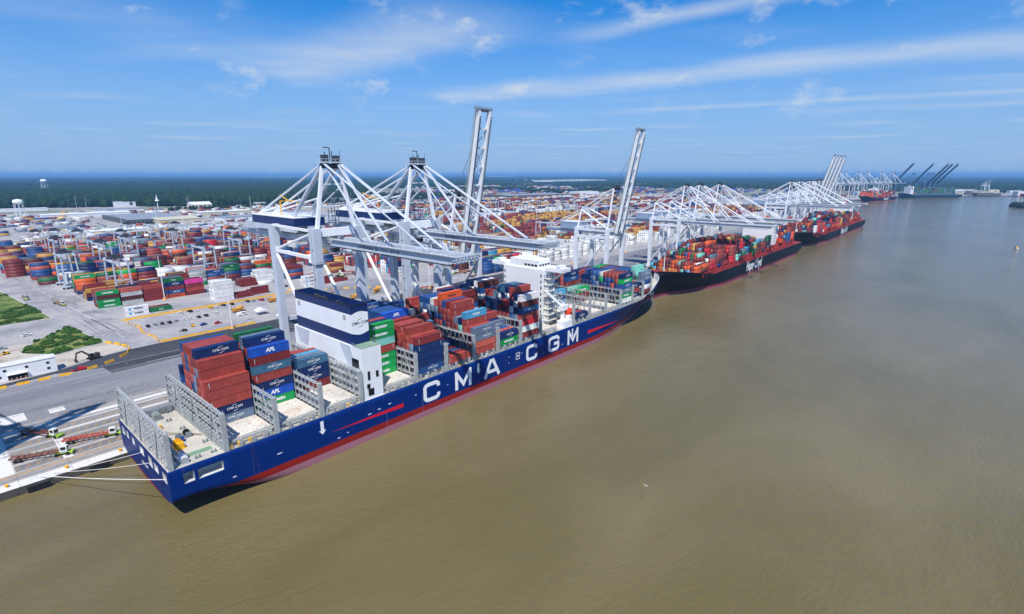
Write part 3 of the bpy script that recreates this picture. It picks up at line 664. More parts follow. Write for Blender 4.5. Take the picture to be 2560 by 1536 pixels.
for sg in (-1, 1):
    yy = YC + sg * 20
    mb.box(HX0 + 2.9, HX0 + 3.0, yy - 1.2, yy + 1.2, 45.2, 46.2)
    mb.prism([(HX0 + 1.6, YC + sg * 9.6, 43.5), (HX0 + 1.6, YC + sg * 14.5, 43.5), (HX0 + 1.6, YC + sg * 13.4, 40.0), (HX0 + 1.6, YC + sg * 13.1, 38.6)], (0.1, 0, 0))
mb.build_each('wing_glazing', crane_grey, house, True)
mb = MB(); mb.box(HX0 + .6, HX0 + .7, YC - 9.4, YC + 9.4, 47.4, 48.4); mb.box(HX1 + .7, HX1 + .8, YC - 9.4, YC + 9.4, 47.4, 48.4)
for y in (YC - 9.4, YC + 9.3): mb.box(HX0 + .6, HX1 + .8, y, y + .1, 47.4, 48.4)
mb.box(HX0 + 3, HX0 + 8, YC - 4, YC + 4, 47.4, 49.6); mb.box(HX0 + 4.2, HX0 + 6.2, YC - 1.2, YC + 1.2, 49.6, 52.5)
for y, z in ((-6, 51), (6.5, 50.5), (3, 53), (-3.2, 52.5), (0, 55.5)): mb.tube((HX0 + 5.2, YC + y, 47.4), (HX0 + 5.2, YC + y, z), 0.16, n=6)
mb.box(HX0 + 4.9, HX0 + 5.3, YC - 3.5, YC + 3.5, 53.2, 53.6); mb.box(HX0 + 5, HX0 + 5.2, YC - 2, YC + 2, 54.6, 54.9)
for y in (-5.5, 4.8, 7.5): mb.tube((HX0 + 6, YC + y, 47.4), (HX0 + 6, YC + y, 49.2), 0.9, 0.5, n=10)
link('radar_mast', mb.mesh('radar_mast', white, origin(ship)), house)
# stair tower and decks on the river side of the house
mb = MB()
for i in range(8):
    z = 18.0 + 3.1 * i; mb.box(HX0 + 1.0, HX1 - 0.6, HY0 - 3.4, HY0, z - .12, z + 0.05)
    for zz in (0.55, 1.05): mb.box(HX0 + 1, HX1 - .6, HY0 - 3.42, HY0 - 3.36, z + zz - .03, z + zz + .03); mb.box(HX0 + 1, HX0 + 1.06, HY0 - 3.4, HY0, z + zz - .03, z + zz + .03)
    if i % 2: mb.bar((HX0 + 5.5, HY0 - 2.9, z), (HX1 - 1.5, HY0 - 2.9, z + 3.1), 0.6, 0.12)
for x in (HX0 + 1, HX1 - .7): mb.box(x, x + .16, HY0 - 3.45, HY0 - 3.3, DZ, 43.5)
mb.prism([(HX0 + 1.6, HY0, 40), (HX0 + 1.6, HY0 - 3.0, 36), (HX0 + 1.6, HY0 - 3.0, 18), (HX0 + 1.6, HY0, 18)], (0.14, 0, 0))
link('outside_stair', mb.mesh('outside_stair', cream, origin(ship)), house)
# provision crane and lifeboat on the river side
mb = MB(); mb.tube((210.5, 151.0, DZ), (210.5, 151.0, 23.5), 1.15, n=12); mb.box(208.4, 212.6, 149.4, 152.6, 23.5, 26.3); mb.bar((209.6, 151, 26), (201.6, 155.5, 34.5), 1.0, 1.2); mb.bar((211.3, 150, 26.5), (207.8, 151.4, 29.4), 0.4)
pc = mb.build('provision_crane', white, ship, True)
mb = MB(); mb.box(207.6, 214.6, NEAR + .5, 152.2, DZ, 18.4); mb.box(212.5, 214.4, NEAR + .6, 150.5, 18.4, 20.6); mb.build('side_house', white, ship, True)
mb = MB(); mb.hexa([(213.6, 149.6, 19.4), (217.0, 149.6, 19.4), (217.0, 151.6, 19.4), (213.6, 151.6, 19.4), (212.4, 149, 22.0), (218.2, 149, 22.0), (218.2, 152.2, 22.0), (212.4, 152.2, 22.0)]); mb.hexa([(212.4, 149, 22.0), (218.2, 149, 22.0), (218.2, 152.2, 22.0), (212.4, 152.2, 22.0), (213.6, 149.8, 23.4), (217.0, 149.8, 23.4), (217.0, 151.4, 23.4), (213.6, 151.4, 23.4)])
mb.build('lifeboat', paint('lifeboat_orange', '#f0431f', 0.45, 0.06), ship, True)
# bow bulwark
mb = MB(); xs = [296 + (SX1 - 0.6 - 296) * (1 - (1 - i / 40) ** 2) for i in range(41)]
bulw = MB()
for sg in (-1, 1):
    for a, b in zip(xs, xs[1:]):
        ya, yb = YC + sg * dh(a), YC + sg * dh(b); za, zb = dzf(a), dzf(b); ha, hb_ = 1.3 + 2.6 * sm(300, 322, a), 1.3 + 2.6 * sm(300, 322, b); fl = 0.35
        bulw.m = 0; bulw.quad((a, ya, za), (b, yb, zb), (b + fl, yb + sg * fl, zb + hb_), (a + fl, ya + sg * fl, za + ha))
        bulw.m = 1; bulw.quad((a - .2, ya - sg * .2, za), (b - .2, yb - sg * .2, zb), (b + fl - .2, yb + sg * (fl - .2), zb + hb_), (a + fl - .2, ya + sg * (fl - .2), za + ha))
        bulw.quad((a + fl, ya + sg * fl, za + ha), (b + fl, yb + sg * fl, zb + hb_), (b + fl - .2, yb + sg * (fl - .2), zb + hb_), (a + fl - .2, ya + sg * (fl - .2), za + ha))
bulw.build('bow_bulwark', [hm, cream], ship, True)
mb = MB(); mb.box(309, 312, YC - 9, YC + 9, dzf(310), dzf(310) + 4.2); mb.tube((326, YC, 16), (326, YC, 31), 0.6, 0.3, n=8); mb.bar((326, YC - 3, 29), (326, YC + 3, 29), 0.2)
mb.build('foremast', cream, ship, True)
# mooring lines
ropem = paint('mooring_rope', '#e6e3da', 0.8, 0.08)
def rope(p, q, r, sag, label):
    mb = MB(); p = Vector(p); q = Vector(q); n = 10; pts = [p.lerp(q, i / n) - Vector((0, 0, sag * 4 * (i / n) * (1 - i / n))) for i in range(n + 1)]
    for a, b in zip(pts, pts[1:]): mb.tube(a, b, r, n=5)
    tag(mb.build('mooring_line', ropem), label, 'rope', 'stern mooring lines')
rope((31.9, 151.0, 11.6), (11.0, 198.0, 3.2), 0.10, 0.4, 'white mooring line from the river-side stern opening to the quay')
rope((31.9, 162.8, 12.0), (13.6, 197.6, 3.2), 0.07, 0.5, 'white mooring line from the middle stern opening to a quay bollard')
rope((31.9, 171.0, 12.2), (14.2, 197.4, 3.2), 0.07, 0.5, 'white mooring line from the quay-side stern opening, uppermost of three')

# ------------------------------------------------------------------ containers
CC = {'r': ('maroon', '#7c2d2d'), 'R': ('brick red', '#a0443a'), 'b': ('brown', '#5a2a26'), 'n': ('navy blue', '#0e2b5e'), 'B': ('mid blue', '#24508a'), 'l': ('light blue', '#4f9fc6'),
      'g': ('bright green', '#14994b'), 'G': ('dark green', '#1f6a3e'), 'o': ('orange', '#d25a26'), 'O': ('salmon red', '#b5574a'), 'y': ('tan yellow', '#c9994a'), 'w': ('white', '#e4e5e3'),
      's': ('slate grey', '#687a90'), 't': ('pale teal', '#7cc4b4'), 'p': ('pink', '#cf3f8d'), 'k': ('bright blue', '#1c52b4'), 'x': ('scarlet', '#c02431'), 'e': ('steel blue', '#3f6a86'), 'd': ('light grey', '#b9bcbb')}
CL, CW, CH, CP = 12.45, 2.44, 2.80, 2.9
cmat = bpy.data.materials.new('container_paint'); cmat.use_nodes = True; t = cmat.node_tree; p = t.nodes['Principled BSDF']
p.inputs['Roughness'].default_value = 0.5; p.inputs['Specular IOR Level'].default_value = 0.35
def cont_nodes(t, p, src):
    g = t.nodes.new('ShaderNodeNewGeometry')
    n = N(t, 'ShaderNodeTexNoise', i_Scale=0.35, i_Detail=6.0, i_Roughness=0.7); t.links.new(g.outputs['Position'], n.inputs['Vector'])
    mp = N(t, 'ShaderNodeMapping'); mp.inputs['Scale'].default_value = (1.3, 1.3, 0.18); t.links.new(g.outputs['Position'], mp.inputs[0])
    n2 = N(t, 'ShaderNodeTexNoise', i_Scale=1.2, i_Detail=4.0, i_Roughness=0.6); t.links.new(mp.outputs[0], n2.inputs['Vector'])
    hsv = N(t, 'ShaderNodeHueSaturation'); t.links.new(src, hsv.inputs['Color'])
    r = N(t, 'ShaderNodeMapRange'); t.links.new(n.outputs['Fac'], r.inputs[0]); r.inputs[1].default_value = 0.25; r.inputs[2].default_value = 0.75; r.inputs[3].default_value = 0.72; r.inputs[4].default_value = 1.22
    t.links.new(r.outputs[0], hsv.inputs['Value'])
    mx = N(t, 'ShaderNodeMix', data_type='RGBA'); r2 = N(t, 'ShaderNodeMapRange', clamp=True); t.links.new(n2.outputs['Fac'], r2.inputs[0]); r2.inputs[1].default_value = 0.55; r2.inputs[2].default_value = 0.8; r2.inputs[4].default_value = 0.35
    t.links.new(r2.outputs[0], mx.inputs[0]); t.links.new(hsv.outputs[0], mx.inputs[6]); mx.inputs[7].default_value = (0.13, 0.085, 0.06, 1)
    t.links.new(mx.outputs[2], p.inputs['Base Color'])
oi = t.nodes.new('ShaderNodeObjectInfo'); cont_nodes(t, p, oi.outputs['Color'])
smat = bpy.data.materials.new('container_paint_far'); smat.use_nodes = True; t = smat.node_tree; p = t.nodes['Principled BSDF']
p.inputs['Roughness'].default_value = 0.55; p.inputs['Specular IOR Level'].default_value = 0.3
at = N(t, 'ShaderNodeAttribute', attribute_name='col'); cont_nodes(t, p, at.outputs['Color'])
def container_mesh():
    mb = MB(); l, w, h = CL / 2, CW / 2, CH
    for x in (-l, l - 0.16):
        for y in (-w, w - 0.16): mb.box(x, x + 0.16, y, y + 0.16, 0, h)
    for y in (-w, w - 0.14):
        mb.box(-l + .16, l - .16, y, y + 0.14, 0, 0.18); mb.box(-l + .16, l - .16, y, y + 0.14, h - 0.14, h)
    for x in (-l, l - 0.14):
        mb.box(x, x + 0.14, -w + .16, w - .16, 0, 0.2); mb.box(x, x + 0.14, -w + .16, w - .16, h - 0.18, h)
    n = 26; d = 0.075
    for s in (-1, 1):                                    # corrugated long sides
        pr = []
        for i in range(n):
            x0 = -l + 0.16 + (2 * l - 0.32) * i / n; dx = (2 * l - 0.32) / n
            pr += [(x0, 0.03), (x0 + dx * 0.32, 0.03), (x0 + dx * 0.5, 0.03 + d), (x0 + dx * 0.82, 0.03 + d)]
        pr.append((l - 0.16, 0.03))
        for (a, da), (b, db) in zip(pr, pr[1:]):
            q = [(a, s * (w - da), 0.18), (b, s * (w - db), 0.18), (b, s * (w - db), h - 0.14), (a, s * (w - da), h - 0.14)]
            mb.quad(*(q if s < 0 else q[::-1]))
    n = 40
    mb.quad((-l + .14, -w + .14, h - .035), (l - .14, -w + .14, h - .035), (l - .14, w - .14, h - .035), (-l + .14, w - .14, h - .035))
    mb.quad((-l, -w, 0.05), (-l, w, 0.05), (l, w, 0.05), (l, -w, 0.05))
    mb.quad((l - .06, -w + .16, .2), (l - .06, w - .16, .2), (l - .06, w - .16, h - .18), (l - .06, -w + .16, h - .18))
    for i in range(4): y = -w + .45 + .5 * i; mb.box(l - .06, l - .01, y, y + .18, .2, h - .18)
    # door end: two leaves, four locking rods
    for a, b in ((-w + .16, -.02), (.02, w - .16)): mb.quad((-l + .07, a, .2), (-l + .07, a, h - .18), (-l + .07, b, h - .18), (-l + .07, b, .2))
    for y in (-.85, -.35, .35, .85):
        mb.box(-l - .01, -l + .06, y - .035, y + .035, .15, h - .1)
    for z in (.7, 1.4, 2.1): mb.box(-l + .03, -l + .07, -w + .16, w - .16, z, z + .05)
    return mb.mesh('shipping_container', cmat)
cont_me = container_mesh()
SPECS = []      # dict per container
def add_grid(stacks, xof, yof, zof, place, group, dxn=1):
    """stacks: {(bay,row): string bottom-to-top}; exposure against neighbours decides what is kept"""
    hgt = {k: len(v) for k, v in stacks.items()}
    for (b, j), s in stacks.items():
        n = len(s); h_near = hgt.get((b, j - 1), 0); h_far = hgt.get((b, j + 1), 0); h_aft = hgt.get((b - 1, j), 0) if dxn else 0; h_fwd = hgt.get((b + 1, j), 0) if dxn else 0
        x, y, z = xof(b), yof(j), zof(b)
        for k in range(n):
            if s[k] == '.': continue
            ex = (k == n - 1 or s[k + 1] == '.', k >= h_near, k >= h_aft, k >= h_far or k >= h_fwd)
            if not any(ex): continue
            SPECS.append(dict(x=x, y=y, z=z + CP * k, c=s[k], ex=ex, lab=(place, b, j, k), group=group))
RC = 'rrrrrRRRRbbnnnnBBBoOygGwsdelx'
def rnd(n, pool=RC, run=0.38):
    o = ''
    for _ in range(n): o += o[-1] if o and random.random() < run else random.choice(pool)
    return o
st = {}
def setb(b, j, s): st[(b, j)] = s
def fillr(b, j0, j1, hs, pool='rrRRRrnnBBsbel'):
    for j in range(j0, j1 + 1):
        if (b, j) in st: continue
        h = random.choice(hs) if isinstance(hs, (list, tuple)) else hs
        if h > 0: st[(b, j)] = rnd(h, pool)
# bay 1 .. 16 from the stern, row 0 on the river side; strings run bottom to top
setb(1, 5, 'snRRR'); setb(1, 6, rnd(5, 'rnRRs') + 'RR'); setb(1, 7, rnd(7, 'rnRRs') + 'n'); setb(1, 8, rnd(7, 'nrRRs') + 'R'); setb(1, 9, rnd(4, 'nBs') + rnd(3, 'RRr') + 'R'); setb(1, 10, rnd(7, 'RRnBs') + 'R'); setb(1, 11, rnd(7, 'nBRs') + 'B'); setb(1, 13, 'nnsBn')
setb(2, 6, 'gknRerk'); setb(2, 7, 'rsrernrn'); setb(2, 8, rnd(7, 'rsn') + 's'); setb(2, 9, rnd(7, 'rRn')); setb(2, 10, rnd(7, 'rRn') + 'G'); setb(2, 11, rnd(7, 'rnB')); setb(2, 12, 'rsnnR'); fillr(2, 13, 17, (3, 4))
setb(3, 7, 'rnne'); setb(3, 8, 'rnRs'); setb(3, 9, 'nBrl'); setb(3, 10, 'rrBR'); fillr(3, 11, 14, (2, 3))
setb(4, 4, 'gggRtgg'); setb(4, 5, 'gGgrgGn'); setb(4, 6, 'rgGrgnR'); setb(4, 7, 'grnrRsn'); fillr(4, 8, 13, (5, 6)); fillr(4, 14, 17, (3, 4))
setb(5, 0, 'Bnnnr'); setb(5, 1, 'rrnsR'); setb(5, 2, 'nsrRRR'); setb(5, 3, 'rnBrR'); setb(5, 4, 'srnrRR'); setb(5, 5, 'nrBRRR'); setb(5, 6, 'rnsRR'); setb(5, 7, 'rrnBRR'); setb(5, 8, 'rrnrRBk'); setb(5, 9, 'rrnrrsB'); setb(5, 10, 'rrnrnrB'); setb(5, 11, 'rrnrnnB'); fillr(5, 12, 17, (6, 7), 'nBBrs')
for j, s in enumerate(('R', 'R', 'B', 'r', 'rn', 'rr')): setb(6, j, s)
fillr(6, 6, 8, (2, 3)); fillr(6, 9, 17, (4, 5, 6))
setb(7, 0, 'ROss'); setb(7, 1, 'rRrR'); setb(7, 2, 'rrRRRl'); setb(7, 3, 'rnrtn'); setb(7, 4, 'rnBrs'); setb(7, 5, 'rrnrrRR'); setb(7, 6, 'rrnrrRr'); setb(7, 7, 'rrsnrrB'); setb(7, 8, 'rnrrnrRo'); setb(7, 9, 'rsnrnsO'); setb(7, 10, 'rsnrnsw'); setb(7, 11, 'nsnrnsB'); setb(7, 12, 'nsnrwBB'); setb(7, 13, 'nsnrnsB'); fillr(7, 14, 17, (5, 6))
for j, s in enumerate(('gn', 'rO', 'nB', 'ros', 'rsn')): setb(8, j, s)
fillr(8, 5, 8, (3, 4)); setb(8, 10, 'rrrwBbr'); setb(8, 11, 'rnwnwnn'); setb(8, 12, 'rrnwnwn'); fillr(8, 13, 17, (6, 7), 'rnnwbB')
setb(9, 0, 'rwxRBbw'); setb(9, 1, 'rBnsnwn'); setb(9, 2, 'wnrBwnrR'); setb(9, 3, 'Bkwrrxwn'); setb(9, 4, 'nwnrbrne'); setb(9, 5, 'Bnwrrnwe'); fillr(9, 6, 8, (6, 7)); setb(9, 10, 'rrrrrwBb'); setb(9, 11, 'rrnnwnnw'); setb(9, 12, 'rrsnwnwn'); setb(9, 13, 'rnnsnrnn'); fillr(9, 14, 16, (6, 7), 'rnb')
fillr(10, 8, 16, (2, 3, 4))
setb(11, 0, 'n'); setb(11, 1, 'R'); setb(11, 2, 'n'); fillr(11, 9, 12, (3, 4), 'nsOrR'); fillr(11, 13, 17, (5, 6), 'nBlrs')
fillr(12, 10, 12, (3, 4), 'nsRl'); fillr(12, 13, 17, (5, 6, 6), 'nBrs')
setb(13, 8, 'rrg'); setb(13, 9, 'rnt'); setb(13, 10, 'rgt'); fillr(13, 11, 17, (4, 5, 6), 'nnBrR')
setb(14, 0, 'wgsBgn'); setb(14, 1, 'GrBnRR'); setb(14, 2, 'rBnRnR'); setb(14, 3, 'nRBnBR'); setb(14, 4, 'snRBnR'); setb(14, 5, 'rnOngd'); setb(14, 6, 'nBnsnB'); setb(14, 7, 'nnnBsB'); setb(14, 8, 'nBsnnn'); setb(14, 9, 'rRnn'); fillr(14, 10, 17, (4, 5), 'nnBrgR')
setb(15, 1, 'nRn'); setb(15, 2, 'rnR'); setb(15, 3, 'nRBr'); setb(15, 4, 'rnRR'); fillr(15, 5, 15, (4, 5), 'nBrGR')
setb(16, 1, 'rwBss'); setb(16, 2, 'bdrGt'); setb(16, 3, 'nrRnst'); setb(16, 4, 'rnrsn'); fillr(16, 5, 14, (5,), 'nBBrgl')
add_grid(st, lambda b: (BAYS[b][0] + BAYS[b][1]) / 2, lambda j: 149.45 + 2.55 * j, lambda b: HZ + 0.12, 'ship', "containers on the blue ship's deck")

# yard stacks on the landward side: rows run parallel to the quay
YB, YP, RP = 13.3, 32.5, 2.72
NR = 5
yst = {}
def xmin(y): return 72.0 - max(0, min(20, (y - 440) * 0.104)) if y < 600 else 36
POOL = 'rrrrrrrrRRRbbbnnnnnBBBooOyyygGwwsdexl'
front = {0: {0: 'ww'}, 1: {0: 'G', 1: 'r', 2: 'r'}, 4: {0: 'wwwww', 1: 'wwwww', 2: 'wwwww', 3: 'wwwww'}, 5: {0: 'r', 3: 'r'}, 6: {0: '', 1: 'rr', 4: 'r'}, 9: {0: 'www', 1: 'www', 2: 'ww'}, 10: {0: 'r', 1: 'rr'}, 11: {0: 'r', 2: 'b'}, 15: {1: 'wwww', 2: 'wdww', 3: 'wwww'}}
for k, rows in front.items():
    for r_, s in rows.items():
        if s: yst[('F', k, r_)] = (79.2 + YB * k + CL / 2, 397.0 + CW / 2 + RP * r_, s)
B1 = {0: ('gggbg'[1:], 0), 1: ('dbdO', 0), 2: ('rrrR', 0), 3: ('oBrnG', 0), 4: ('rRrpR'[0:4], 0), 7: ('r', 0), 8: ('wwww', 0), 10: ('nRBr', 0), 13: ('ryr', 0), 16: ('rrxr', 0)}
blk = {}
for n in range(0, 13):
    y0 = 435 + YP * n
    x = 72.6 + YB * math.ceil((xmin(y0) - 72.6) / YB); k = round((x - 72.6) / YB)
    kmax = 17 if n == 0 else (10 if n < 2 else 11 + n)
    for kk in range(k, kmax):
        if n == 0 and kk > 4 and kk not in B1: continue
        base = random.choice((2, 3, 4, 4, 5, 5, 5)); gap = random.random() < (0.0 if n == 0 else 0.04 if n < 5 else 0.12)
        for r_ in range(NR):
            if gap: continue
            h = max(0, min(5, base + random.choice((-1, 0, 0, 0, 0, 0)) - (random.random() < .07) * 2)) if r_ else base
            wh = random.random() < 0.0
            s = rnd(h, POOL)
            if n == 0 and r_ == 0 and kk in B1: s = B1[kk][0]
            if n == 0 and kk in B1 and r_: s = rnd(max(2, min(5, len(B1[kk][0]) + random.choice((-1, 0, 0)))), 'rrRnBbOs' if kk not in (3, 8, 13) else ('rnBGsb' if kk == 3 else 'www' if kk == 8 else 'yyr'))
            if n == 1 and kk in (0, 1): s = rnd(random.choice((3, 3, 4)), 'yyrbn')
            if n == 2 and kk in (4, 5): s = rnd(4, 'www') if r_ < 3 else rnd(4, 'wwn')
            if n == 3 and kk in (-1, 0): s = 'nwww' if r_ < 4 else rnd(4)
            if n == 2 and kk in (0, 1, 2): s = random.choice(('nooog', 'rnrRG', 'rrryy', 'snroo', 'rrryy', 'nnnrR')) if r_ < 3 else s
            if s: blk[(n, kk, r_)] = s
for n in range(13):
    sub = {(kk, r_): s for (nn, kk, r_), s in blk.items() if nn == n}
    add_grid(sub, lambda b: 72.6 + YB * b + CL / 2, lambda j, n=n: 435 + YP * n + CW / 2 + RP * j, lambda b: QZ + 0.02, 'yard%d' % n, 'containers in the yard stacks')
fr = {(k, r_): s for k, rows in front.items() for r_, s in rows.items() if s}
add_grid(fr, lambda b: 79.2 + YB * b + CL / 2, lambda j: 397.0 + CW / 2 + RP * j, lambda b: QZ + 0.02, 'front', 'containers in the yard stacks')
# the wide yard behind the cranes
for n in range(0, 31):
    y0 = 326 + YP * n; sub = {}
    x0 = 332 if n < 2 else (292 if n < 5 else (262 + 24 * max(0, n - 8)))
    x1 = 1420 + 20 * n if n < 24 else 1900
    k0, k1 = int(x0 // YB), int(x1 // YB); theme = None
    if 14 <= n <= 22: k0 = max(k0, int((520 + 30 * (n - 14)) // YB))
    if n > 22: k0 = max(k0, int(900 // YB))
    for kk in range(k0, k1):
        if kk % 23 in (0, 1): continue
        if random.random() < 0.10: theme = random.choice((None, None, 'wwwwd', 'yyyyr', 'rrrR', 'yyry', 'nnBr', 'wd', 'yrRb'))
        base = random.choice((2, 3, 4, 5, 5, 5)) if n < 20 else random.choice((2, 3, 4))
        if random.random() < 0.07: continue
        for r_ in range(NR):
            h = max(0, min(6, base + random.choice((-1, 0, 0, 0, 0, 0, 0))))
            if h: sub[(kk, r_)] = rnd(h, theme or POOL, .5)
    add_grid(sub, lambda b: YB * b + CL / 2, lambda j, y0=y0: y0 + CW / 2 + RP * j, lambda b: QZ + 0.02, 'back%d' % n, 'containers in the yard stacks')
# cargo of the ships farther along
def ship_cargo(x0, nb, y0, nr, z, place, pitch, hs, pool, skip=()):
    sub = {}
    for b in range(nb):
        if b in skip: continue
        base = random.choice(hs); pl = random.choice((pool, pool, 'bbx' + pool, 'oy' + pool, pool, 'nBsg' + pool))
        for j in range(nr):
            h = max(0, min(8, base + random.choice((-2, -1, 0, 0, 0, 0, 1)) - (2 if j in (0,) and random.random() < .4 else 0)))
            if b == 0: h = max(1, base - abs(j - nr // 2) // 5)
            if h: sub[(b, j)] = rnd(h, pl, .35)
    add_grid(sub, lambda b: x0 + pitch * b + CL / 2, lambda j: y0 + CW / 2 + 2.52 * j, lambda b: z, place, 'containers on the far ships')
HP = 'rrrrrrrrbbbbbRRooooooxxnnBGlwsty'
# loosely filled lots between the yard and the woods
for n in range(26):
    y0 = 850 + 28 * n; sub = {}
    for kk in range(int(.08 * y0 // YB), int((1150 + 8 * n) // YB)):
        xx = kk * YB
        if 225 < xx < 390 and 1080 < y0 < 1370: continue
        if xx > 480 and y0 < 1180: continue
        if y0 > 1560 - .12 * (xx - 300) and xx > 300: continue
        if random.random() < .62: continue
        for r_ in range(4):
            if random.random() < .62: sub[(kk, r_)] = rnd(random.choice((1, 1, 2)), 'wwdddsrrRnBy')
    add_grid(sub, lambda b: YB * b + CL / 2, lambda j, y0=y0: y0 + CW / 2 + 4.6 * j, lambda b: QZ + 0.9, 'lot%d' % n, 'containers in the yard stacks')
ship_cargo(386, 13, 153.8, 15, 16.6, 'second', 14.6, (2, 3, 4, 5, 6), HP)
ship_cargo(606, 4, 153.8, 15, 16.6, 'second', 14.6, (7, 8), HP, skip=(0, 1))
ship_cargo(757, 22, 152.6, 15, 15.5, 'third', 14.6, (3, 4, 5, 6), HP, skip=(17, 18))

rf = random.Random(9)
for i in range(900):                                    # loose rows far behind the yard
    bx, by = rf.uniform(1250, 4200), rf.uniform(420, 2900)
    if by < 1000 and bx < 1900 or by > bx * 1.25: continue
    p_ = rf.choice(('wwd', 'rRb', 'nBs', 'rRnBowy', 'kkB', 'rRnBowy'))
    for k in range(rf.randrange(2, 9)):
        for j in range(rf.randrange(1, 4)):
            hh_ = rf.randrange(1, 4)
            for q in range(hh_): SPECS.append(dict(x=bx + YB * k, y=by + RP * j, z=QZ + .02 + CP * q, c=rf.choice(p_), ex=(q == hh_ - 1, j == 0, k == 0, True), lab=('far', 0, 0, 0), group='containers in the yard stacks'))
CAMP = Vector(cam.location)
def score(s):
    d = Vector((s['x'], s['y'], s['z'])) - CAMP; r = d.length; u = d / r
    ex = s['ex']; a = (CL * CW * max(0, -u.z) if ex[0] else 0) + (CL * CH * max(0, u.y) if ex[1] else 0) + (CW * CH * max(0, u.x) if ex[2] else 0)
    return a / (r * r)
for s in SPECS: s['s'] = score(s)
SPECS.sort(key=lambda s: -s['s'])
inview = [s for s in SPECS if s['s'] > 0]
IND = inview[:N_IND]; REST = inview[N_IND:] + [s for s in SPECS if s['s'] <= 0]
tw = paint('logo_white', '#f1f1f1', 0.5, 0.03); tdk = paint('logo_dark', '#1b2b45', 0.5, 0.03); tblue = paint('logo_light_blue', '#55a9d6', 0.5, .03)
EMW = emblem(tw, tw, 1.0)
LOGO = {'n': [EMW], 'B': [EMW], 'e': [EMW], 's': [EMW], 'k': [text_mesh('APL', 1.7, tw, 0.05, 0.2)], 'g': [text_mesh('EVERGREEN', 1.15, tw, 0.05)], 'o': [text_mesh('Hapag-Lloyd', 1.0, tdk, 0.02, 0.15)],
        'w': [text_mesh('MAERSK', 1.35, tdk, 0.03)], 'l': [text_mesh('MAERSK', 1.2, tw, 0.03)], 'G': [text_mesh('C A I', 1.2, tw, 0.04)]}
code_me = text_mesh('CMAU 492 071', 0.34, tw, 0.01)
mb = MB(); mb.box(-.05, .05, -.012, .012, -.75, .75); mb.box(-.05, .05, -.012, .012, -1.0, -.85)
code_v = mb.mesh('container_number', tw)
NLAB = {'front': 'front strip of the yard beside the yellow line'}
names = {'ship': None}
for s in IND:
    c, hx = CC[s['c']]; pl, b, j, k = s['lab']
    if pl == 'ship': lab = f"{c} container, tier {num(k+1)}, river-side row {num(j+1)}, {ord(b)} bay from the blue ship's stern"
    elif pl == 'front': lab = f"{c} container, tier {num(k+1)}, row {num(j+1)}, stack {num(b+1)} of the yard strip behind parked cars"
    elif pl.startswith('yard'): lab = f"{c} container, tier {num(k+1)}, row {num(j+1)}, stack {num(b+8)}, yard block {num(int(pl[4:])+1)} behind the car park"
    elif pl.startswith('back'): lab = f"{c} container, tier {num(k+1)}, row {num(j+1)}, stack {num(b % 30 + 1)}, block {num(int(pl[4:])+1)} behind the cranes"
    else: lab = f"{c} container, tier {num(k+1)}, row {num(j+1)}, bay {num(b+1)} from the bow of the {pl} ship"
    o = link('shipping_container', cont_me); o.location = (s['x'], s['y'], s['z'])
    cl = lin(hx); q = random.uniform(0.85, 1.15); o.color = (min(1, cl[0] * q), min(1, cl[1] * q * random.uniform(.95, 1.05)), min(1, cl[2] * q), 1)
    tag(o, lab, 'container', s['group'])
    if s['ex'][1] and s['s'] > 1.0e-4:
        lg = LOGO.get(s['c'])
        if lg and not (s['c'] == 'w' and pl == 'ship') and not (pl == 'ship' and b == 5 and j == 0 and k in (1, 2, 3)) and not (s['c'] == 'w' and pl != 'front' ) :
            if not (pl == 'front' and b == 4):
                m_ = link('lettering', lg[0], o); m_.location = (0.9 if s['c'] in 'nBes' else (0.0 if s['c'] != 'w' else .8), -CW / 2 - 0.02, CH / 2); m_.rotation_euler = (R(90), 0, 0)
                if s['c'] == 'w':
                    q_ = MB(); q_.box(-4.6, -3.2, -CW / 2 - .03, -CW / 2 - .005, .75, 2.1); q_.build('emblem', tblue, o)
        elif s['c'] in 'rRObxn' and random.random() < .6:
            m_ = link('container_number', code_v, o); m_.location = (-CL / 2 + 1.0, -CW / 2 - 0.02, CH / 2 + .2)
            if random.random() < .5: m2 = link('container_number', code_v, o); m2.location = (CL / 2 - .9, -CW / 2 - 0.02, CH / 2 + .3)
# everything past the three hundred largest: one mesh per mass
def mass(name, specs, label):
    n = len(specs)
    P = np.array([(s['x'], s['y'], s['z']) for s in specs], dtype=np.float32); C = np.array([lin(CC[s['c']][1]) for s in specs], dtype=np.float32)
    C[:, :3] *= rng.uniform(0.6, 1.0, (n, 1)); C = np.clip(C, 0, 1)
    l, w, h = CL / 2, CW / 2, CH
    U = np.array([(-l, -w, 0), (l, -w, 0), (l, w, 0), (-l, w, 0), (-l, -w, h), (l, -w, h), (l, w, h), (-l, w, h)], dtype=np.float32)
    V = (P[:, None, :] + U[None]).reshape(-1, 3)
    F = np.array(CUBEF[1:], dtype=np.int32); Q = (np.arange(n, dtype=np.int32)[:, None, None] * 8 + F[None]).reshape(-1)
    me = bpy.data.meshes.new(name); me.vertices.add(len(V)); me.vertices.foreach_set('co', V.ravel())
    nf = n * 5; me.loops.add(nf * 4); me.loops.foreach_set('vertex_index', Q)
    me.polygons.add(nf); me.polygons.foreach_set('loop_start', np.arange(nf, dtype=np.int32) * 4)
    ca = me.attributes.new('col', 'FLOAT_COLOR', 'POINT'); ca.data.foreach_set('color', np.repeat(C, 8, axis=0).ravel())
    me.materials.append(smat); me.update(calc_edges=True)
    o = link(name, me); tag(o, label, 'containers', kind='stuff'); return o
mass('yard_container_stacks', [s for s in REST if s['group'].startswith('containers in')], 'densely packed coloured containers stacked in the yard behind the cranes')
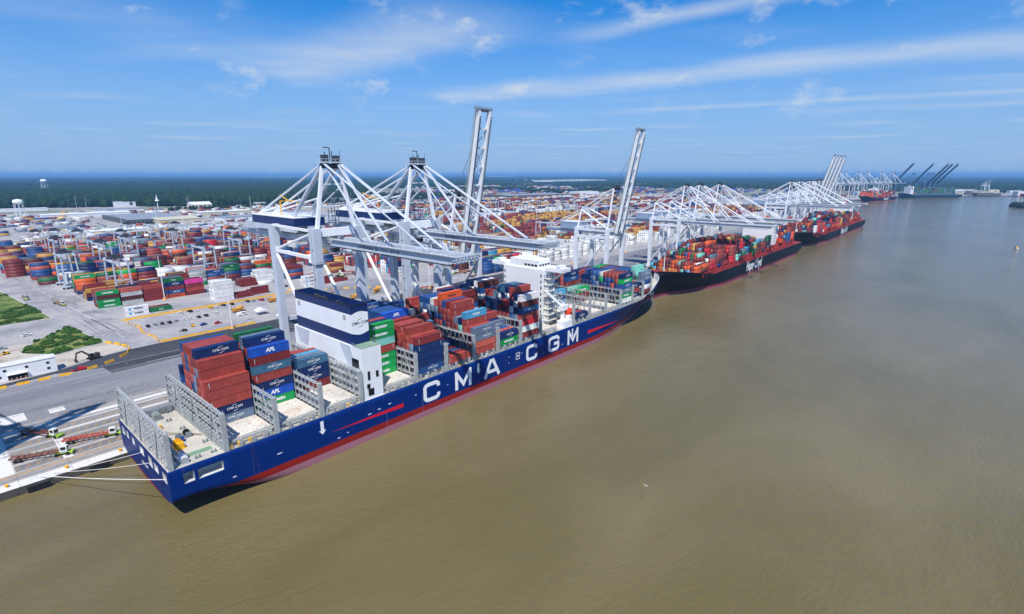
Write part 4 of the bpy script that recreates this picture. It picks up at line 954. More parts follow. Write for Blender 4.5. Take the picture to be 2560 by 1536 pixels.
mass('ship_container_stacks', [s for s in REST if not s['group'].startswith('containers in')], 'further coloured containers stacked in the holds and decks of the moored ships')

# ------------------------------------------------------------------ ships farther along the quay
def plain_ship(name, label, x0, x1, yc, hb, zd, mats, house_x, house_h, text_at, text='Hapag-Lloyd', rz=0.0, deck_col=None, funnel=None, tsize=8.4):
    """bow towards the camera (small x)"""
    t0 = thing(name, label, 'ship', (x0, yc, 0), rz=rz)
    pr = hull_profile(x0, x1, hb, zd, 6.5, x0 + 0.74 * (x1 - x0), x0 + 0.84 * (x1 - x0), 40.0, 2.0)
    v, f = hull_mesh(x0, x1, yc, True, pr, 46, 12)
    me = bpy.data.meshes.new('hull'); me.from_pydata([(a - x0, b - yc, c) for a, b, c in v], [], f); me.materials.append(mats); me.update()
    for q in me.polygons: q.use_smooth = len(q.vertices) <= 4 and abs(q.normal.z) < 0.8
    link('hull', me, t0)
    mb = MB(); xs = [x0 + 0.5 + (x1 - x0 - 1.0) * i / 50 for i in range(51)]; fx = lambda x: x0 + x1 - x
    for a, b in zip(xs, xs[1:]): mb.quad((fx(a), yc - pr[0](a) + .3, pr[1](a) + .02), (fx(b), yc - pr[0](b) + .3, pr[1](b) + .02), (fx(b), yc + pr[0](b) - .3, pr[1](b) + .02), (fx(a), yc + pr[0](a) - .3, pr[1](a) + .02))
    mb.build('deck', deck_col, t0, True)
    mb = MB(); n = int((x1 - x0 - 70) / 14.6)
    for i in range(n):
        xx = x0 + 40 + 14.6 * i
        mb.box(xx + 13.0, xx + 14.2, yc - hb + 1.2, yc + hb - 1.2, zd, zd + 6.5)
        mb.box(xx, xx + 12.8, yc - hb + 1.8, yc + hb - 1.8, zd, zd + 2.4)
        for k in (0.3, 6.6): mb.box(xx + k, xx + k + .5, yc - hb + .3, yc - hb + 1, zd, zd + 2.4)
    mb.build('hatch_coaming', deck_col, t0, True)
    if house_x:
        mb = MB(); mb.box(house_x, house_x + 13, yc - hb + 5.5, yc + hb - 5.5, zd, zd + house_h); mb.box(house_x + 2, house_x + 9, yc - hb + .8, yc + hb - .8, zd + house_h - 3.0, zd + house_h)
        mb.box(house_x + 3, house_x + 8, yc - 4, yc + 4, zd + house_h, zd + house_h + 3)
        for y in (-3, 0, 3): mb.tube((house_x + 5, yc + y, zd + house_h), (house_x + 5, yc + y, zd + house_h + 8), .25, n=6)
        hs2 = mb.build('deckhouse', white, t0, True)
        for i in range(9):
            for j in range(3): w = MB(); w.box(house_x + 2.5 + 3.2 * j, house_x + 3.4 + 3.2 * j, yc - hb + 5.4, yc - hb + 5.6, zd + 2.5 + 3 * i, zd + 3.6 + 3 * i); link('window', w.mesh('window', glass, origin(t0)), hs2)
        mb = MB()
        for i in range(12): mb.box(house_x + 1.9, house_x + 2.1, yc - hb + 1.5 + i * 2.9, yc - hb + 3.6 + i * 2.9, zd + house_h - 2.2, zd + house_h - 1.0)
        mb.build_each('bridge_window', glass, hs2, True)
        mb = MB(); mb.box(house_x + 17, house_x + 24, yc - 6, yc + 6, zd, zd + house_h - 4); mb.box(house_x + 18.5, house_x + 22.5, yc - 3.5, yc + 3.5, zd + house_h - 4, zd + house_h + 3)
        mb.build('funnel', funnel or white, t0, True)
        mb = MB(); mb.box(house_x + 14, house_x + 22, yc - hb + 1, yc - hb + 3.6, zd + 7, zd + 10); mb.build('lifeboat', orange, t0, True)
    if text_at:
        m_ = link('hull_lettering', text_mesh(text, tsize, white, 0.03, 0.12), t0); m_.location = (text_at - x0, -hb - 0.06, 8.2); m_.rotation_euler = (R(90), 0, 0); m_.scale = (1.0, 1.35, 1)
    mb = MB(); xs = [x0 + .6 + (x1 - x0) * 0.16 * (i / 20) ** 2 for i in range(21)]
    for sg in (-1, 1):
        for a, b in zip(xs, xs[1:]):
            ra, rb = x0 + x1 - a, x0 + x1 - b
            mb.quad((a, yc + sg * pr[0](ra), pr[1](ra)), (b, yc + sg * pr[0](rb), pr[1](rb)), (b, yc + sg * (pr[0](rb) + .2), pr[1](rb) + 1.3), (a, yc + sg * (pr[0](ra) + .2), pr[1](ra) + 1.3))
    mb.build('bow_bulwark', mats, t0, True)
    mb = MB(); mb.tube((x0 + 14, yc, zd + 6), (x0 + 14, yc, zd + 20), .5, .25, n=6); mb.build('foremast', cream, t0, True)
    mb = MB()
    for i in range(7): MB().box(x0 + 17 + 2.3 * (i % 3), x0 + 18.4 + 2.3 * (i % 3), yc - 9 + 3 * i, yc - 7.6 + 3 * i, zd + 5.2, zd + 6.6 + .4 * (i % 2)).build('mooring_winch', paint('winch_ochre', '#c48a4a', .6, .2), t0, True)
    return t0
blackh = hull_mat('black_hull_paint', '#0b0e16', '#6f2530', '#955260', 3.0, 1.4, 0.5)
red_deck = paint('red_deck_paint', '#9a3431', 0.6, 0.12, 0.2)
plain_ship('container_ship', 'black container ship with white hull lettering directly ahead of the blue ship', 356, 692, 172.2, 21.0, 13.2, blackh, 590, 31, 518, deck_col=red_deck, funnel=orange, tsize=8.8)
plain_ship('container_ship', 'black container ship with orange and red cargo, second ship beyond the blue one', 728, 1130, 171.2, 21.0, 12.6, blackh, 1020, 31, 940, deck_col=red_deck, funnel=orange, tsize=9.4)
def far_group(x, y, rz, name, label, mats, deck, pool, hs, house, tx, hl=250, hb=20):
    s = plain_ship(name, label, 0, hl, 0, hb, 13.0, mats, house, 30, tx, deck_col=deck, funnel=white)
    s.location = (x, y, 0); s.rotation_euler = (0, 0, rz); ORG[s.name] = Vector((x, y, 0))
    n0 = []
    nb = int((hl - 60) / 14.6)
    for b in range(nb):
        xx = 36 + 14.6 * b
        if house and abs(xx + 6 - house - 8) < 17: continue
        base = random.choice(hs); solid = random.random() < 0.15
        for j in range(15):
            h = max(1, base + random.choice((-1, 0, 0, 1)))
            for k in range(h):
                if k < h - 1 and j > 0 and b > 0 and k < base - 1: continue
                n0.append(dict(x=xx + CL / 2, y=-18.5 + CW / 2 + 2.5 * j, z=15.4 + CP * k, c=('o' if solid and pool is HP else random.choice(pool)), group='far'))
    o = mass('deck_cargo', n0, None); o.parent = s; del o['category']; o['kind'] = 'stuff'
    return s
far_group(2130, 305, math.atan2(-52, 262), 'container_ship', 'distant black container ship with white lettering, moored before the far cranes', blackh, red_deck, HP, (5, 6, 7), 95, 165, 270)
tealh = hull_mat('teal_hull_paint', '#1b3342', '#1b3342', '#3a2f30', 2.0, 1.0)
far_group(2590, 250, math.atan2(-160, 215), 'container_ship', 'distant dark teal ship piled with green containers under the raised booms', tealh, steel_dk, 'GGnGesGnGb', (7, 8, 8), 40, None, 290)
# white coaster at the right edge
cs = thing('cargo_ship', 'distant red-hulled ship with white upperworks at the right edge of the river', 'ship', (3150, -118, 0))
redh = hull_mat('red_hull_paint', '#a8322e', '#a8322e', '#7a2a2a', 1.0, .5)
pr = hull_profile(0, 150, 14, 9, 3, 100, 120, 25, 2); v, f = hull_mesh(0, 150, 0, True, pr, 24, 8); me = bpy.data.meshes.new('hull'); me.from_pydata([(x, y, z) for x, y, z in v], [], f); me.materials.append(redh); me.update(); link('hull', me, cs)
mb = MB(); mb.box(115, 130, -10, 10, 9, 27); mb.box(112, 126, -13, 13, 22, 25)
for x in (30, 60, 90): mb.box(x, x + 3, -2, 2, 9, 26); mb.bar((x + 1, 0, 24), (x + 18, 0, 30), 1.5)
mb.build('deckhouse', white, cs); cs.rotation_euler = (0, 0, R(-50))

# ------------------------------------------------------------------ ship-to-shore cranes (local: y=0 water-side rail, +y landward, z=0 quay)
def P_(mb, name, mat, par): return mb.build(name, mat, par)
def bogies(t0, xl, ys):
    for y in ys:
        for x in (-xl, xl):
            mb = MB(); mb.box(x - 4.6, x + 4.6, y - .55, y + .55, 1.0, 2.1); mb.box(x - 1.2, x + 1.2, y - .8, y + .8, 2.1, 3.2)
            o = P_(mb, 'bogie', crane_grey, t0)
            w = MB()
            for i in range(8): w.tube((x - 4.0 + 1.14 * i, y - .3, .5), (x - 4.0 + 1.14 * i, y + .3, .5), .48, n=8)
            link('wheel', w.mesh('wheel', crane_dark), o)
def boom_parts(t0, gx, hy, hz, length, ang, gw, gh, apex, stays, lettering=None, up=False, mat=None):
    """ang: degrees above horizontal"""
    mat = mat or crane_grey
    c, s = math.cos(R(ang)), math.sin(R(ang))
    def bp(d, h=0, x=0): return (x, hy - d * c - h * s * -1 * -1, hz + d * s + h * c)
    def bq(d, h, x): return (x, hy - d * c + h * s, hz + d * s + h * c)      # h measured square to the boom
    for x in gx:
        mb = MB(); mb.bar(bq(0, 0, x), bq(length, 0, x), gw, gh, up=(1, 0, 0)) if False else None
        p, q = Vector(bq(0, 0, x)), Vector(bq(length * .93, 0, x)); n = Vector((0, s, c)) * (gh / 2); a = Vector((gw / 2, 0, 0))
        tip = Vector(bq(length, 0.2 * gh, x))
        mb.hexa([p - a - n, p + a - n, p + a + n, p - a + n, q - a - n, q + a - n, q + a + n, q - a + n])
        n2 = n * .55
        mb.hexa([q - a - n, q + a - n, q + a + n, q - a + n, tip - a - n2, tip + a - n2, tip + a + n2, tip - a + n2])
        g = P_(mb, 'boom_girder', mat, t0)
        f_ = MB(); sx = -1 if x == gx[0] else 1; xo = x + sx * (gw / 2 + .45)
        f_.hexa([Vector(bq(0, gh / 2 - .1, xo - .45)), Vector(bq(0, gh / 2 - .1, xo + .45)), Vector(bq(0, gh / 2, xo + .45)), Vector(bq(0, gh / 2, xo - .45)), Vector(bq(length, gh / 2 - .1, xo - .45)), Vector(bq(length, gh / 2 - .1, xo + .45)), Vector(bq(length, gh / 2, xo + .45)), Vector(bq(length, gh / 2, xo - .45))])
        for h in (.55, 1.05): f_.bar(bq(0, gh / 2 + h, xo + sx * .45), bq(length, gh / 2 + h, xo + sx * .45), .08)
        d = 0
        while d < length: f_.bar(bq(d, gh / 2, xo + sx * .45), bq(d, gh / 2 + 1.05, xo + sx * .45), .08); d += 2.5
        link('walkway', f_.mesh('walkway', steel), g)
        f2 = MB(); d = 1
        while d < length * .95: f2.box(*[0] * 6) if False else f2.bar(bq(d, -gh / 2 - .22, x + sx * .3), bq(d + .7, -gh / 2 - .22, x + sx * .3), .5, .45); d += 1.15
        link('cable_festoon', f2.mesh('cable_festoon', crane_dark), g)
    mb = MB(); d = 2.0; k = 0; step = 9.0
    while d < length:
        mb.bar(bq(d, 0.1 * gh, gx[0] + gw / 2), bq(d, .1 * gh, gx[1] - gw / 2), .7, .8)
        if d + step < length:
            a, b = (gx[0], gx[1]) if k % 2 == 0 else (gx[1], gx[0]); mb.bar(bq(d, .2 * gh, a), bq(d + step, .2 * gh, b), .4, .4)
        d += step; k += 1
    P_(mb, 'boom_tie', mat, t0)
    mb = MB(); x0, x1 = gx[0] - 2.0, gx[1] + 2.0
    for h in (-.2, 1.6): mb.bar(bq(length, h * 1.0, x0), bq(length, h, x1), .5, .35)
    for i in range(8): xx = x0 + (x1 - x0) * i / 7; mb.bar(bq(length - 1.5, .4, xx), bq(length + .8, .8, xx), .22); mb.bar(bq(length + .8, .2, xx), bq(length + .8, 2.2, xx), .14)
    mb.bar(bq(length + .8, 2.2, x0), bq(length + .8, 2.2, x1), .16); mb.bar(bq(length - .6, .9, x0 + 1.2), bq(length - .6, .9, x1 - 1.2), 1.4, 1.4)
    P_(mb, 'boom_tip', steel_dk if up else mat, t0)
    for d, r_, ax in stays:
        for x, s_ in ((gx[0], -1), (gx[1], 1)):
            a = Vector(apex) + Vector((s_ * ax, 0, 0))
            if not up:
                mb = MB(); mb.tube(a, bq(d, gh / 2 + .6, x), r_, n=6); mb.tube(a + Vector((s_ * .8, 0, .3)), bq(d + .9, gh / 2 + .6, x), r_ * .7, n=5)
                mb.bar(bq(d, gh / 2, x), bq(d, gh / 2 + 1.4, x), .5, .7)
                P_(mb, 'forestay', mat, t0)
            else:
                mb = MB(); 
                e = Vector(bq(d, gh / 2 + .4, x)); m_ = a.lerp(e, .55) + Vector((0, 1.4, -1.0))
                mb.tube(a, m_, r_ * .45, n=5); mb.tube(m_, e, r_ * .45, n=5); P_(mb, 'forestay', steel_dk, t0)
    if lettering:
        m_ = link('lettering', text_mesh(lettering, 1.9, paint('sign_grey', '#4d5a6b', .5, .05), .015), t0)
        b = bq(length * .42, 0, gx[0] - gw / 2 - .03); m_.location = b; m_.rotation_euler = Euler((R(90), 0, R(-90)))
def tall_crane(label, loc, up=False):
    t0 = thing('ship_to_shore_crane', label, 'crane', loc, 'ship-to-shore cranes along the quay')
    XL, G, GX = 9.8, 37.0, (-3.6, 3.6)
    for s in (-1, 1):
        for y in (0, G):
            mb = MB()
            if y == 0: mb.bar((s * XL, 0, 3), (s * XL, 0, 52), 3.6, 3.2, 3.0, 3.0); mb.bar((s * XL, 0, 52), (s * XL, 0, 66.5), 4.0, 3.4)
            else: mb.bar((s * XL, G, 3), (s * XL, G, 66), 3.0, 3.0, 4.0, 3.0)
            lg = P_(mb, 'leg', crane_grey, t0)
            if s < 0 and y == 0:
                ld = MB()
                for z in range(10, 64, 6): ld.box(s * XL - 2.0, s * XL - 1.2, -.6, .6, z, z + .15); ld.bar((s * XL - 1.7, 0, z), (s * XL - 1.7, .1, z + 6), .5, .1)
                ld.box(s * XL - 2.2, s * XL + 2.2, -2.2, -1.3, 52, 52.15)
                for zz in (.5, 1.0): ld.box(s * XL - 2.2, s * XL + 2.2, -2.2, -2.14, 52 + zz, 52.06 + zz)
                link('ladder', ld.mesh('ladder', steel), lg)
    for y in (0, G):
        mb = MB(); mb.box(-XL - 4, XL + 4, y - .9, y + .9, 3, 5.2); P_(mb, 'sill_beam', crane_grey, t0)
        mb = MB(); mb.box(-XL, XL, y - 1.1, y + 1.1, 62.2 + (.8 if y == 0 else 0), 66.2); P_(mb, 'cross_beam', white if y == 0 else crane_grey, t0)
        mb = MB(); mb.box(-XL, XL, y - .7, y + .7, 20.5 if y else 52.0, 22.2 if y else 53.2); P_(mb, 'cross_beam', crane_grey, t0) if y else None
    for s in (-1, 1):
        x = s * XL
        mb = MB(); mb.bar((x, 0, 54), (x, G, 54.4), 1.3, 1.3); P_(mb, 'portal_beam', white, t0)
        mb = MB(); mb.bar((x, 0, 65.2), (x, G, 65.8), 1.0, 1.0); P_(mb, 'portal_beam', white, t0)
        mb = MB(); mb.tube((x, G - 1, 53.5), (x, 1, 9), .75, n=8); P_(mb, 'diagonal_brace', white, t0)
        mb = MB(); mb.tube((x, G - 1, 55), (x, 1, 64.6), .55, n=8); P_(mb, 'diagonal_brace', white, t0)
    bogies(t0, XL, (0, G))
    for x in GX:
        mb = MB(); mb.box(x - .65, x + .65, -3, 86, 59.2, 62.0); P_(mb, 'main_girder', crane_grey, t0)
    mb = MB()
    for i in range(10): mb.box(GX[0], GX[1], -2 + 9.5 * i, -1.3 + 9.5 * i, 60, 61)
    P_(mb, 'girder_tie', crane_grey, t0)
    mb = MB(); mb.box(-5.6, -5.5, -3, 86, 61.9, 62.0)
    for sx in (-5.2, 5.2):
        for h in (.6, 1.1): mb.box(sx - .04, sx + .04, -3, 86, 62 + h, 62.08 + h)
        for i in range(36): mb.box(sx - .04, sx + .04, -3 + 2.5 * i, -2.9 + 2.5 * i, 62, 63.1)
        mb.box(sx - .5, sx + .1, -3, 86, 61.9, 62.02)
    P_(mb, 'walkway', steel, t0)
    # machinery house
    mb = MB(); mb.box(-7.2, 7.2, 22, 64, 63.0, 69.2); mh = P_(mb, 'machinery_house', crane_grey, t0)
    mb = MB(); mb.box(-7.3, 7.3, 21.9, 64.1, 65.6, 69.0); link('house_band', mb.mesh('house_band', navy), mh)
    mb = MB(); mb.box(-7.6, 7.6, 21.6, 64.4, 69.2, 69.6); link('house_roof', mb.mesh('house_roof', white), mh)
    mb = MB(); mb.box(-6, 4, 68, 76, 62, 65.6); P_(mb, 'electrical_house', crane_grey, t0)
    mb = MB(); mb.bar((-4, 40, 69.6), (-4, 40, 76), .4); mb.bar((4, 40, 69.6), (4, 40, 76), .4); mb.bar((-4, 40, 76), (4, 40, 76), .4); mb.bar((0, 40, 76), (0, 48, 78.5), .35)
    link('service_crane', mb.mesh('service_crane', yellow), mh)
    # A-frame
    ap = (0, 0.5, 92.5)
    for s in (-1, 1):
        mb = MB(); mb.bar((s * 8.6, 0, 66), (s * 3.6, .5, 92.5), 1.35, 1.35, 1.1, 1.1); P_(mb, 'mast_leg', white, t0)
        mb = MB(); mb.tube((s * 4.2, 37, 62.5), (s * 3.2, 1.0, 91.5), .95, n=9); P_(mb, 'mast_leg', crane_grey, t0)
        mb = MB(); mb.tube((s * 3.6, 84, 62.4), (s * 3.2, 1.2, 92), .42, n=6); P_(mb, 'backstay', white, t0)
        mb = MB(); mb.tube((s * 3.6, 64, 69.6), (s * 3.4, 19.5, 77.5), .42, n=6); P_(mb, 'backstay', white, t0)
    mb = MB(); mb.bar((-6.9, 0.2, 75), (6.9, .2, 75), .6); mb.bar((-5.2, .3, 84), (5.2, .3, 84), .6); mb.bar((-6.8, .2, 75), (5.2, .3, 84), .35); P_(mb, 'mast_tie', crane_grey, t0)
    mb = MB(); mb.box(-5, 5, -1.6, 2.6, 92.4, 92.9)
    for x in (-5, 5): mb.box(x - .06, x + .06, -1.6, 2.6, 93.9, 94.05)
    for y in (-1.6, 2.6):
        mb.box(-5, 5, y - .05, y + .05, 93.9, 94.05)
        for i in range(6): mb.box(-5 + 2 * i - .05, -5 + 2 * i + .05, y - .05, y + .05, 92.9, 94)
    aq = P_(mb, 'apex_platform', crane_grey, t0)
    mb = MB(); mb.box(-3.6, -1.4, -.8, 1.6, 90.4, 95.6); mb.box(1.4, 3.6, -.8, 1.6, 90.4, 95.4); mb.tube((-4.4, .5, 91.2), (4.4, .5, 91.2), 1.0, n=10)
    mb.bar((0, .5, 93), (0, .5, 98.5), .3); mb.bar((0, .5, 98.3), (-2.6, .5, 98.5), .35); mb.bar((4.6, .5, 93), (4.6, .5, 97.8), .12); mb.bar((1.2, 1, 93), (1.2, 1, 97), .25); mb.bar((-2, 1, 95), (-2, 1, 96.8), .25)
    link('sheave_block', mb.mesh('sheave_block', crane_dark), aq)
    boom_parts(t0, GX, -3.5, 60.6, 76.0, 83.0 if up else 0, 1.3, 2.8, (0, -.2, 92.2), ((27, .36, 2.6), (60, .36, 3.2)), 'SAVANNAH, GA  U.S.A.  SAV 18', up)
    # trolley, cab, spreader
    mb = MB(); mb.box(-5, 5, 4, 11, 62.1, 63.0); mb.box(-3, 3, 5, 10, 63.0, 65.0); tr = P_(mb, 'trolley', crane_dark, t0)
    mb = MB(); mb.box(-2.6, 0.2, -1, 3.4, 55.6, 58.4); cb = P_(mb, 'operator_cab', white, t0)
    mb = MB(); mb.box(-2.7, .3, -1.1, 1.5, 56.2, 57.9); link('cab_window', mb.mesh('cab_window', glass), cb)
    mb = MB(); mb.box(-2.4, 2.4, -1.6, 1.6, 3.4, 9.5) if False else mb.box(-7, -4.4, 16, 20, 63, 66); P_(mb, 'drive_unit', crane_dark, t0)
    # stair tower on the far side (blue-grey lattice lift)
    mb = MB()
    for a in (5.5, 8.6):
        for b in (12, 15): mb.box(a - .12, a + .12, b - .12, b + .12, 62, 80)
    for z in range(62, 81, 2): mb.box(5.5, 8.6, 12, 15, z, z + .12)
    P_(mb, 'lift_tower', steel_dk, t0)
    return t0
def std_crane(label, loc, up=False, mat=None, simple=False, ang=79.0, hl=74.0):
    mat = mat or crane_white; white = crane_white
    t0 = thing('ship_to_shore_crane', label, 'crane', loc, 'ship-to-shore cranes along the quay')
    XL, G, GX = 11.2, 27.0, ((-3.5, 3.5) if not simple else (-1.8, 1.8)); GZ = 45.5
    for s in (-1, 1):
        for y in (0, G):
            mb = MB(); mb.bar((s * XL, y, 3), (s * XL, y, 49), 2.4, 2.3, 2.8, 2.4); P_(mb, 'leg', mat, t0)
        mb = MB(); mb.bar((s * XL, 0, 47.6), (s * XL, G, 47.6), 1.1, 1.3); P_(mb, 'portal_beam', mat, t0)
        mb = MB(); mb.bar((s * XL, 0, 42.6), (s * XL, G, 42.6), 1.6, 2.0) if not simple else mb.bar((s * XL, 0, 42.6), (s * XL, G, 42.6), 1.6, 2.0); P_(mb, 'portal_beam', mat, t0)
        mb = MB(); mb.tube((s * XL, .6, 41.8), (s * XL, G - .6, 8), .62, n=7); P_(mb, 'diagonal_brace', mat, t0)
    for y in (0, G):
        mb = MB(); mb.box(-XL - 3, XL + 3, y - .8, y + .8, 3, 5); P_(mb, 'sill_beam', mat, t0)
        mb = MB(); mb.box(-XL, XL, y - .9, y + .9, 46.8, 49.4); P_(mb, 'cross_beam', mat, t0)
    if not simple: bogies(t0, XL, (0, G))
    for x in GX:
        mb = MB(); mb.box(x - .6, x + .6, -2.5, 62, GZ - 1.2, GZ + 1.2); P_(mb, 'main_girder', crane_grey if mat is crane_white else mat, t0)
    mb = MB()
    for i in range(8): mb.box(GX[0], GX[1], -2 + 8.5 * i, -1.3 + 8.5 * i, GZ - .4, GZ + .6)
    P_(mb, 'girder_tie', mat, t0)
    if not simple:
        mb = MB(); y = 2
        while y < 60:
            mb.bar((-4.6, y, GZ - 1.4), (-4.6, y + 1.2, GZ - 5.2), .16); mb.bar((-4.6, y + 1.2, GZ - 5.2), (-4.6, y + 2.4, GZ - 1.4), .16); y += 2.4
        P_(mb, 'cable_loop', crane_dark, t0)
        mb = MB()
        for sx in (-4.9, 4.9):
            for h in (.6, 1.1): mb.box(sx - .04, sx + .04, -3, 62, GZ + 1.2 + h, GZ + 1.28 + h)
            mb.box(sx - .5, sx + .2, -3, 62, GZ + 1.1, GZ + 1.2)
        P_(mb, 'walkway', steel, t0)
    mb = MB(); mb.box(-6.2, 6.2, 28, 46, GZ + 1.3, GZ + 6.4); mh = P_(mb, 'machinery_house', paint('house_blue_grey', '#8fa3bb', .5, .08) if mat is crane_white else mat, t0)
    mb = MB(); mb.box(-6.5, 6.5, 27.7, 46.3, GZ + 6.4, GZ + 6.8); link('house_roof', mb.mesh('house_roof', mat), mh)
    for s in (-1, 1):
        mb = MB(); mb.bar((s * XL, 0, 49), (s * 4.2, .3, 78.5), 1.05, 1.05, .9, .9); P_(mb, 'mast_leg', mat, t0)
        mb = MB(); mb.bar((s * 9.5, G, 49), (s * 5.5, G, 62), 1.0, 1.0, .8, .8); P_(mb, 'rear_mast_leg', mat, t0)
        mb = MB(); mb.tube((s * 5.5, G, 61.8), (s * XL, .6, 49.4), .62, n=7); P_(mb, 'diagonal_brace', mat, t0)
        mb = MB(); mb.tube((s * 4.2, .3, 78.3), (s * 5.4, G, 62.2), .5, n=6); mb.tube((s * 5.4, G, 62), (s * 3.6, 60, GZ + 1.4), .42, n=6); P_(mb, 'backstay', mat, t0)
    mb = MB(); mb.bar((-5.5, G, 62), (5.5, G, 62), .9, .9); mb.bar((-7.7, .15, 63), (7.7, .15, 63), .6); mb.bar((-4.4, .3, 78), (4.4, .3, 78), .9); P_(mb, 'mast_tie', mat, t0)
    mb = MB(); mb.box(-4.8, 4.8, -1.6, 2.2, 78.2, 78.7); mb.box(-3.2, -1.2, -.6, 1.4, 76.8, 80.2); mb.box(1.2, 3.2, -.6, 1.4, 76.8, 80.2)
    for z in (66, 70, 74): mb.box(-1.5, 1.8, 1.0, 3.2, z, z + 1.6)
    P_(mb, 'apex_platform', crane_dark if mat is crane_white else mat, t0)
    boom_parts(t0, GX, -3.0, GZ, hl, ang if up else 0, 1.25, 2.4, (0, 0, 78.0), ((26, .32, 3.4), (56, .32, 3.9)), None, up, mat)
    if not simple:
        mb = MB(); mb.box(-4.6, 4.6, 8, 14, GZ + 1.3, GZ + 2.2); mb.box(-2, 1, 9, 12.5, GZ - 6, GZ - 3.2); P_(mb, 'trolley', crane_dark, t0)
        if up:
            mb = MB(); mb.tube((6.5, 6, 9), (6.5, 6, GZ), .06, n=4); mb.tube((6.5, 6, 8), (6.5, 6, 9.4), .8, n=8); P_(mb, 'hook_block', yellow, t0)
    return t0
c1 = tall_crane('tall grey crane nearest the camera, boom lowered over the blue ship behind its funnel', (117.5, 202, QZ))
c2 = copy_tree(c1, None, (162.5, 202, QZ)); c2['label'] = 'tall grey crane second from the left, boom lowered beside the ship deckhouse'
c0 = tall_crane('tall grey crane standing just left of the frame with its boom raised', (-36.0, 202, QZ), True)
c3 = std_crane('white crane with the tallest raised boom, third from the left', (190.5, 202, QZ), True)
c4 = copy_tree(c3, None, (346.5, 202, QZ)); c4['label'] = 'white crane with raised boom standing alone beyond the blue ship bow'
c5 = std_crane('white crane with lowered boom, nearest of three over the second ship', (469.5, 202, QZ))
for x, lab in ((502, 'middle of the three white cranes with lowered booms over the second ship'), (551, 'farthest of the three white cranes with lowered booms over the second ship'), (818, 'nearest white crane with lowered boom over the third ship'), (867, 'second white crane with lowered boom over the third ship'), (925, 'third white crane with lowered boom over the third ship')):
    q = copy_tree(c5, None, (x, 202, QZ)); q['label'] = lab
c3s = std_crane('nearest white crane with raised boom in the cluster past the third ship', (966, 202, QZ), True, simple=True, ang=76.0)
for x, lab in ((991, 'second white crane with raised boom in the cluster past the third ship'), (1017, 'third white crane with raised boom in the cluster past the third ship'), (1046, 'farthest white crane with raised boom in the cluster past the third ship')):
    q = copy_tree(c3s, None, (x, 202, QZ)); q['label'] = lab
# far cranes, turned with the bend of the quay
haze_blue_far = paint('far_crane_haze_blue', '#54789a', 0.5, 0.08)  # base colour lightened to blue, distance haze painted into it
far0 = None
for i, (x, y) in enumerate(((2105, 375), (2145, 366), (2235, 340), (2300, 322), (2450, 296), (2560, 278))):
    lab = f'hazy white crane across the river bend, {ord(i + 1)} from the left of the far row'
    if far0 is None: far0 = q = std_crane(lab, (x, y, QZ), False, simple=True)
    else: q = copy_tree(far0, None, (x, y, QZ)); q['label'] = lab
    q.rotation_euler = (0, 0, R(-12)); q.scale = (1.2, 0.62, 1.22)
far1 = None
for i, (x, y) in enumerate(((2585, 272), (2735, 222), (2790, 178), (2812, 166), (2836, 150))):
    lab = f'far crane coloured haze blue with slanting raised boom, {ord(i + 1)} from the left'
    if far1 is None: far1 = q = std_crane(lab, (x, y, QZ), True, haze_blue_far, simple=True, ang=44.0, hl=88)
    else: q = copy_tree(far1, None, (x, y, QZ)); q['label'] = lab
    q.rotation_euler = (0, 0, R(-40)); q.scale = (1.2, 1.15, 1.2)
q = std_crane('pale gantry crane on the far right shore', (3340, -10, QZ), True, crane_white, True, 55.0, 60); q.scale = (.8, .8, .8); q.rotation_euler = (0, 0, R(-60))

# ------------------------------------------------------------------ yard gantries
def rtg(label, loc, first=[None]):
    if first[0] is not None:
        o = copy_tree(first[0], None, loc); o['label'] = label; return o
    t0 = thing('yard_gantry_crane', label, 'gantry crane', loc, 'rubber-tyred gantry cranes in the container yard')
    SX, SY, H = 5.0, 12.6, 25.5
    for sy in (-1, 1):
        for sx in (-1, 1):
            mb = MB(); mb.bar((sx * SX, sy * SY, 1.6), (sx * (SX - .6), sy * SY, H), .8, .95); mb.build('leg', crane_grey, t0)
            mb = MB(); 
            for d in (-1.1, 1.1): mb.tube((sx * SX + d, sy * SY - .35, .8), (sx * SX + d, sy * SY + .35, .8), .8, n=10)
            mb.build('wheel', black, t0)
        mb = MB(); mb.box(-SX - 2.2, SX + 2.2, sy * SY - .6, sy * SY + .6, 1.5, 2.6); mb.build('sill_beam', crane_grey, t0)
        mb = MB(); mb.bar((-SX, sy * SY, 3), (SX - .6, sy * SY, 12), .3); mb.bar((SX, sy * SY, 3), (-SX + .6, sy * SY, 12), .3); mb.box(-SX, SX, sy * SY - .4, sy * SY + .4, 12, 12.8); mb.build('side_brace', crane_grey, t0)
        mb = MB(); mb.box(-2.2, 2.2, sy * (SY + 1.6) - .9, sy * (SY + 1.6) + .9, 2.6, 5.2); mb.build('power_pack', steel_dk, t0)
    for sx in (-1, 1):
        mb = MB(); mb.box(sx * (SX - .6) - .55, sx * (SX - .6) + .55, -SY - 1, SY + 1, H, H + 1.6); mb.build('top_girder', crane_grey, t0)
    mb = MB(); mb.box(-SX, SX, -3, 3.2, H + 1.7, H + 3.0); mb.box(-2, 2, -2, 2, H + 3, H + 4.8); mb.box(-3.4, -1.2, 2.4, 3.2, H + 3, H + 4); mb.build('trolley', crane_dark, t0)
    mb = MB(); mb.box(-2.2, .2, -5.2, -3.2, H - 2.6, H + .2); mb.build('operator_cab', crane_grey, t0)
    mb = MB(); mb.box(-6, 6, -1.1, 1.1, 18.8, 19.4)
    for x in (-2, 2): mb.tube((x, 0, 19.4), (x, 0, H + 1.8), .07, n=4)
    mb.build('spreader', yellow, t0)
    first[0] = t0; return t0
RT = [(75.5, 543, 'second yard gantry, its legs astride the white stack beside the road'), (166, 511, 'yard gantry behind the white stack in the middle of the left yard')]
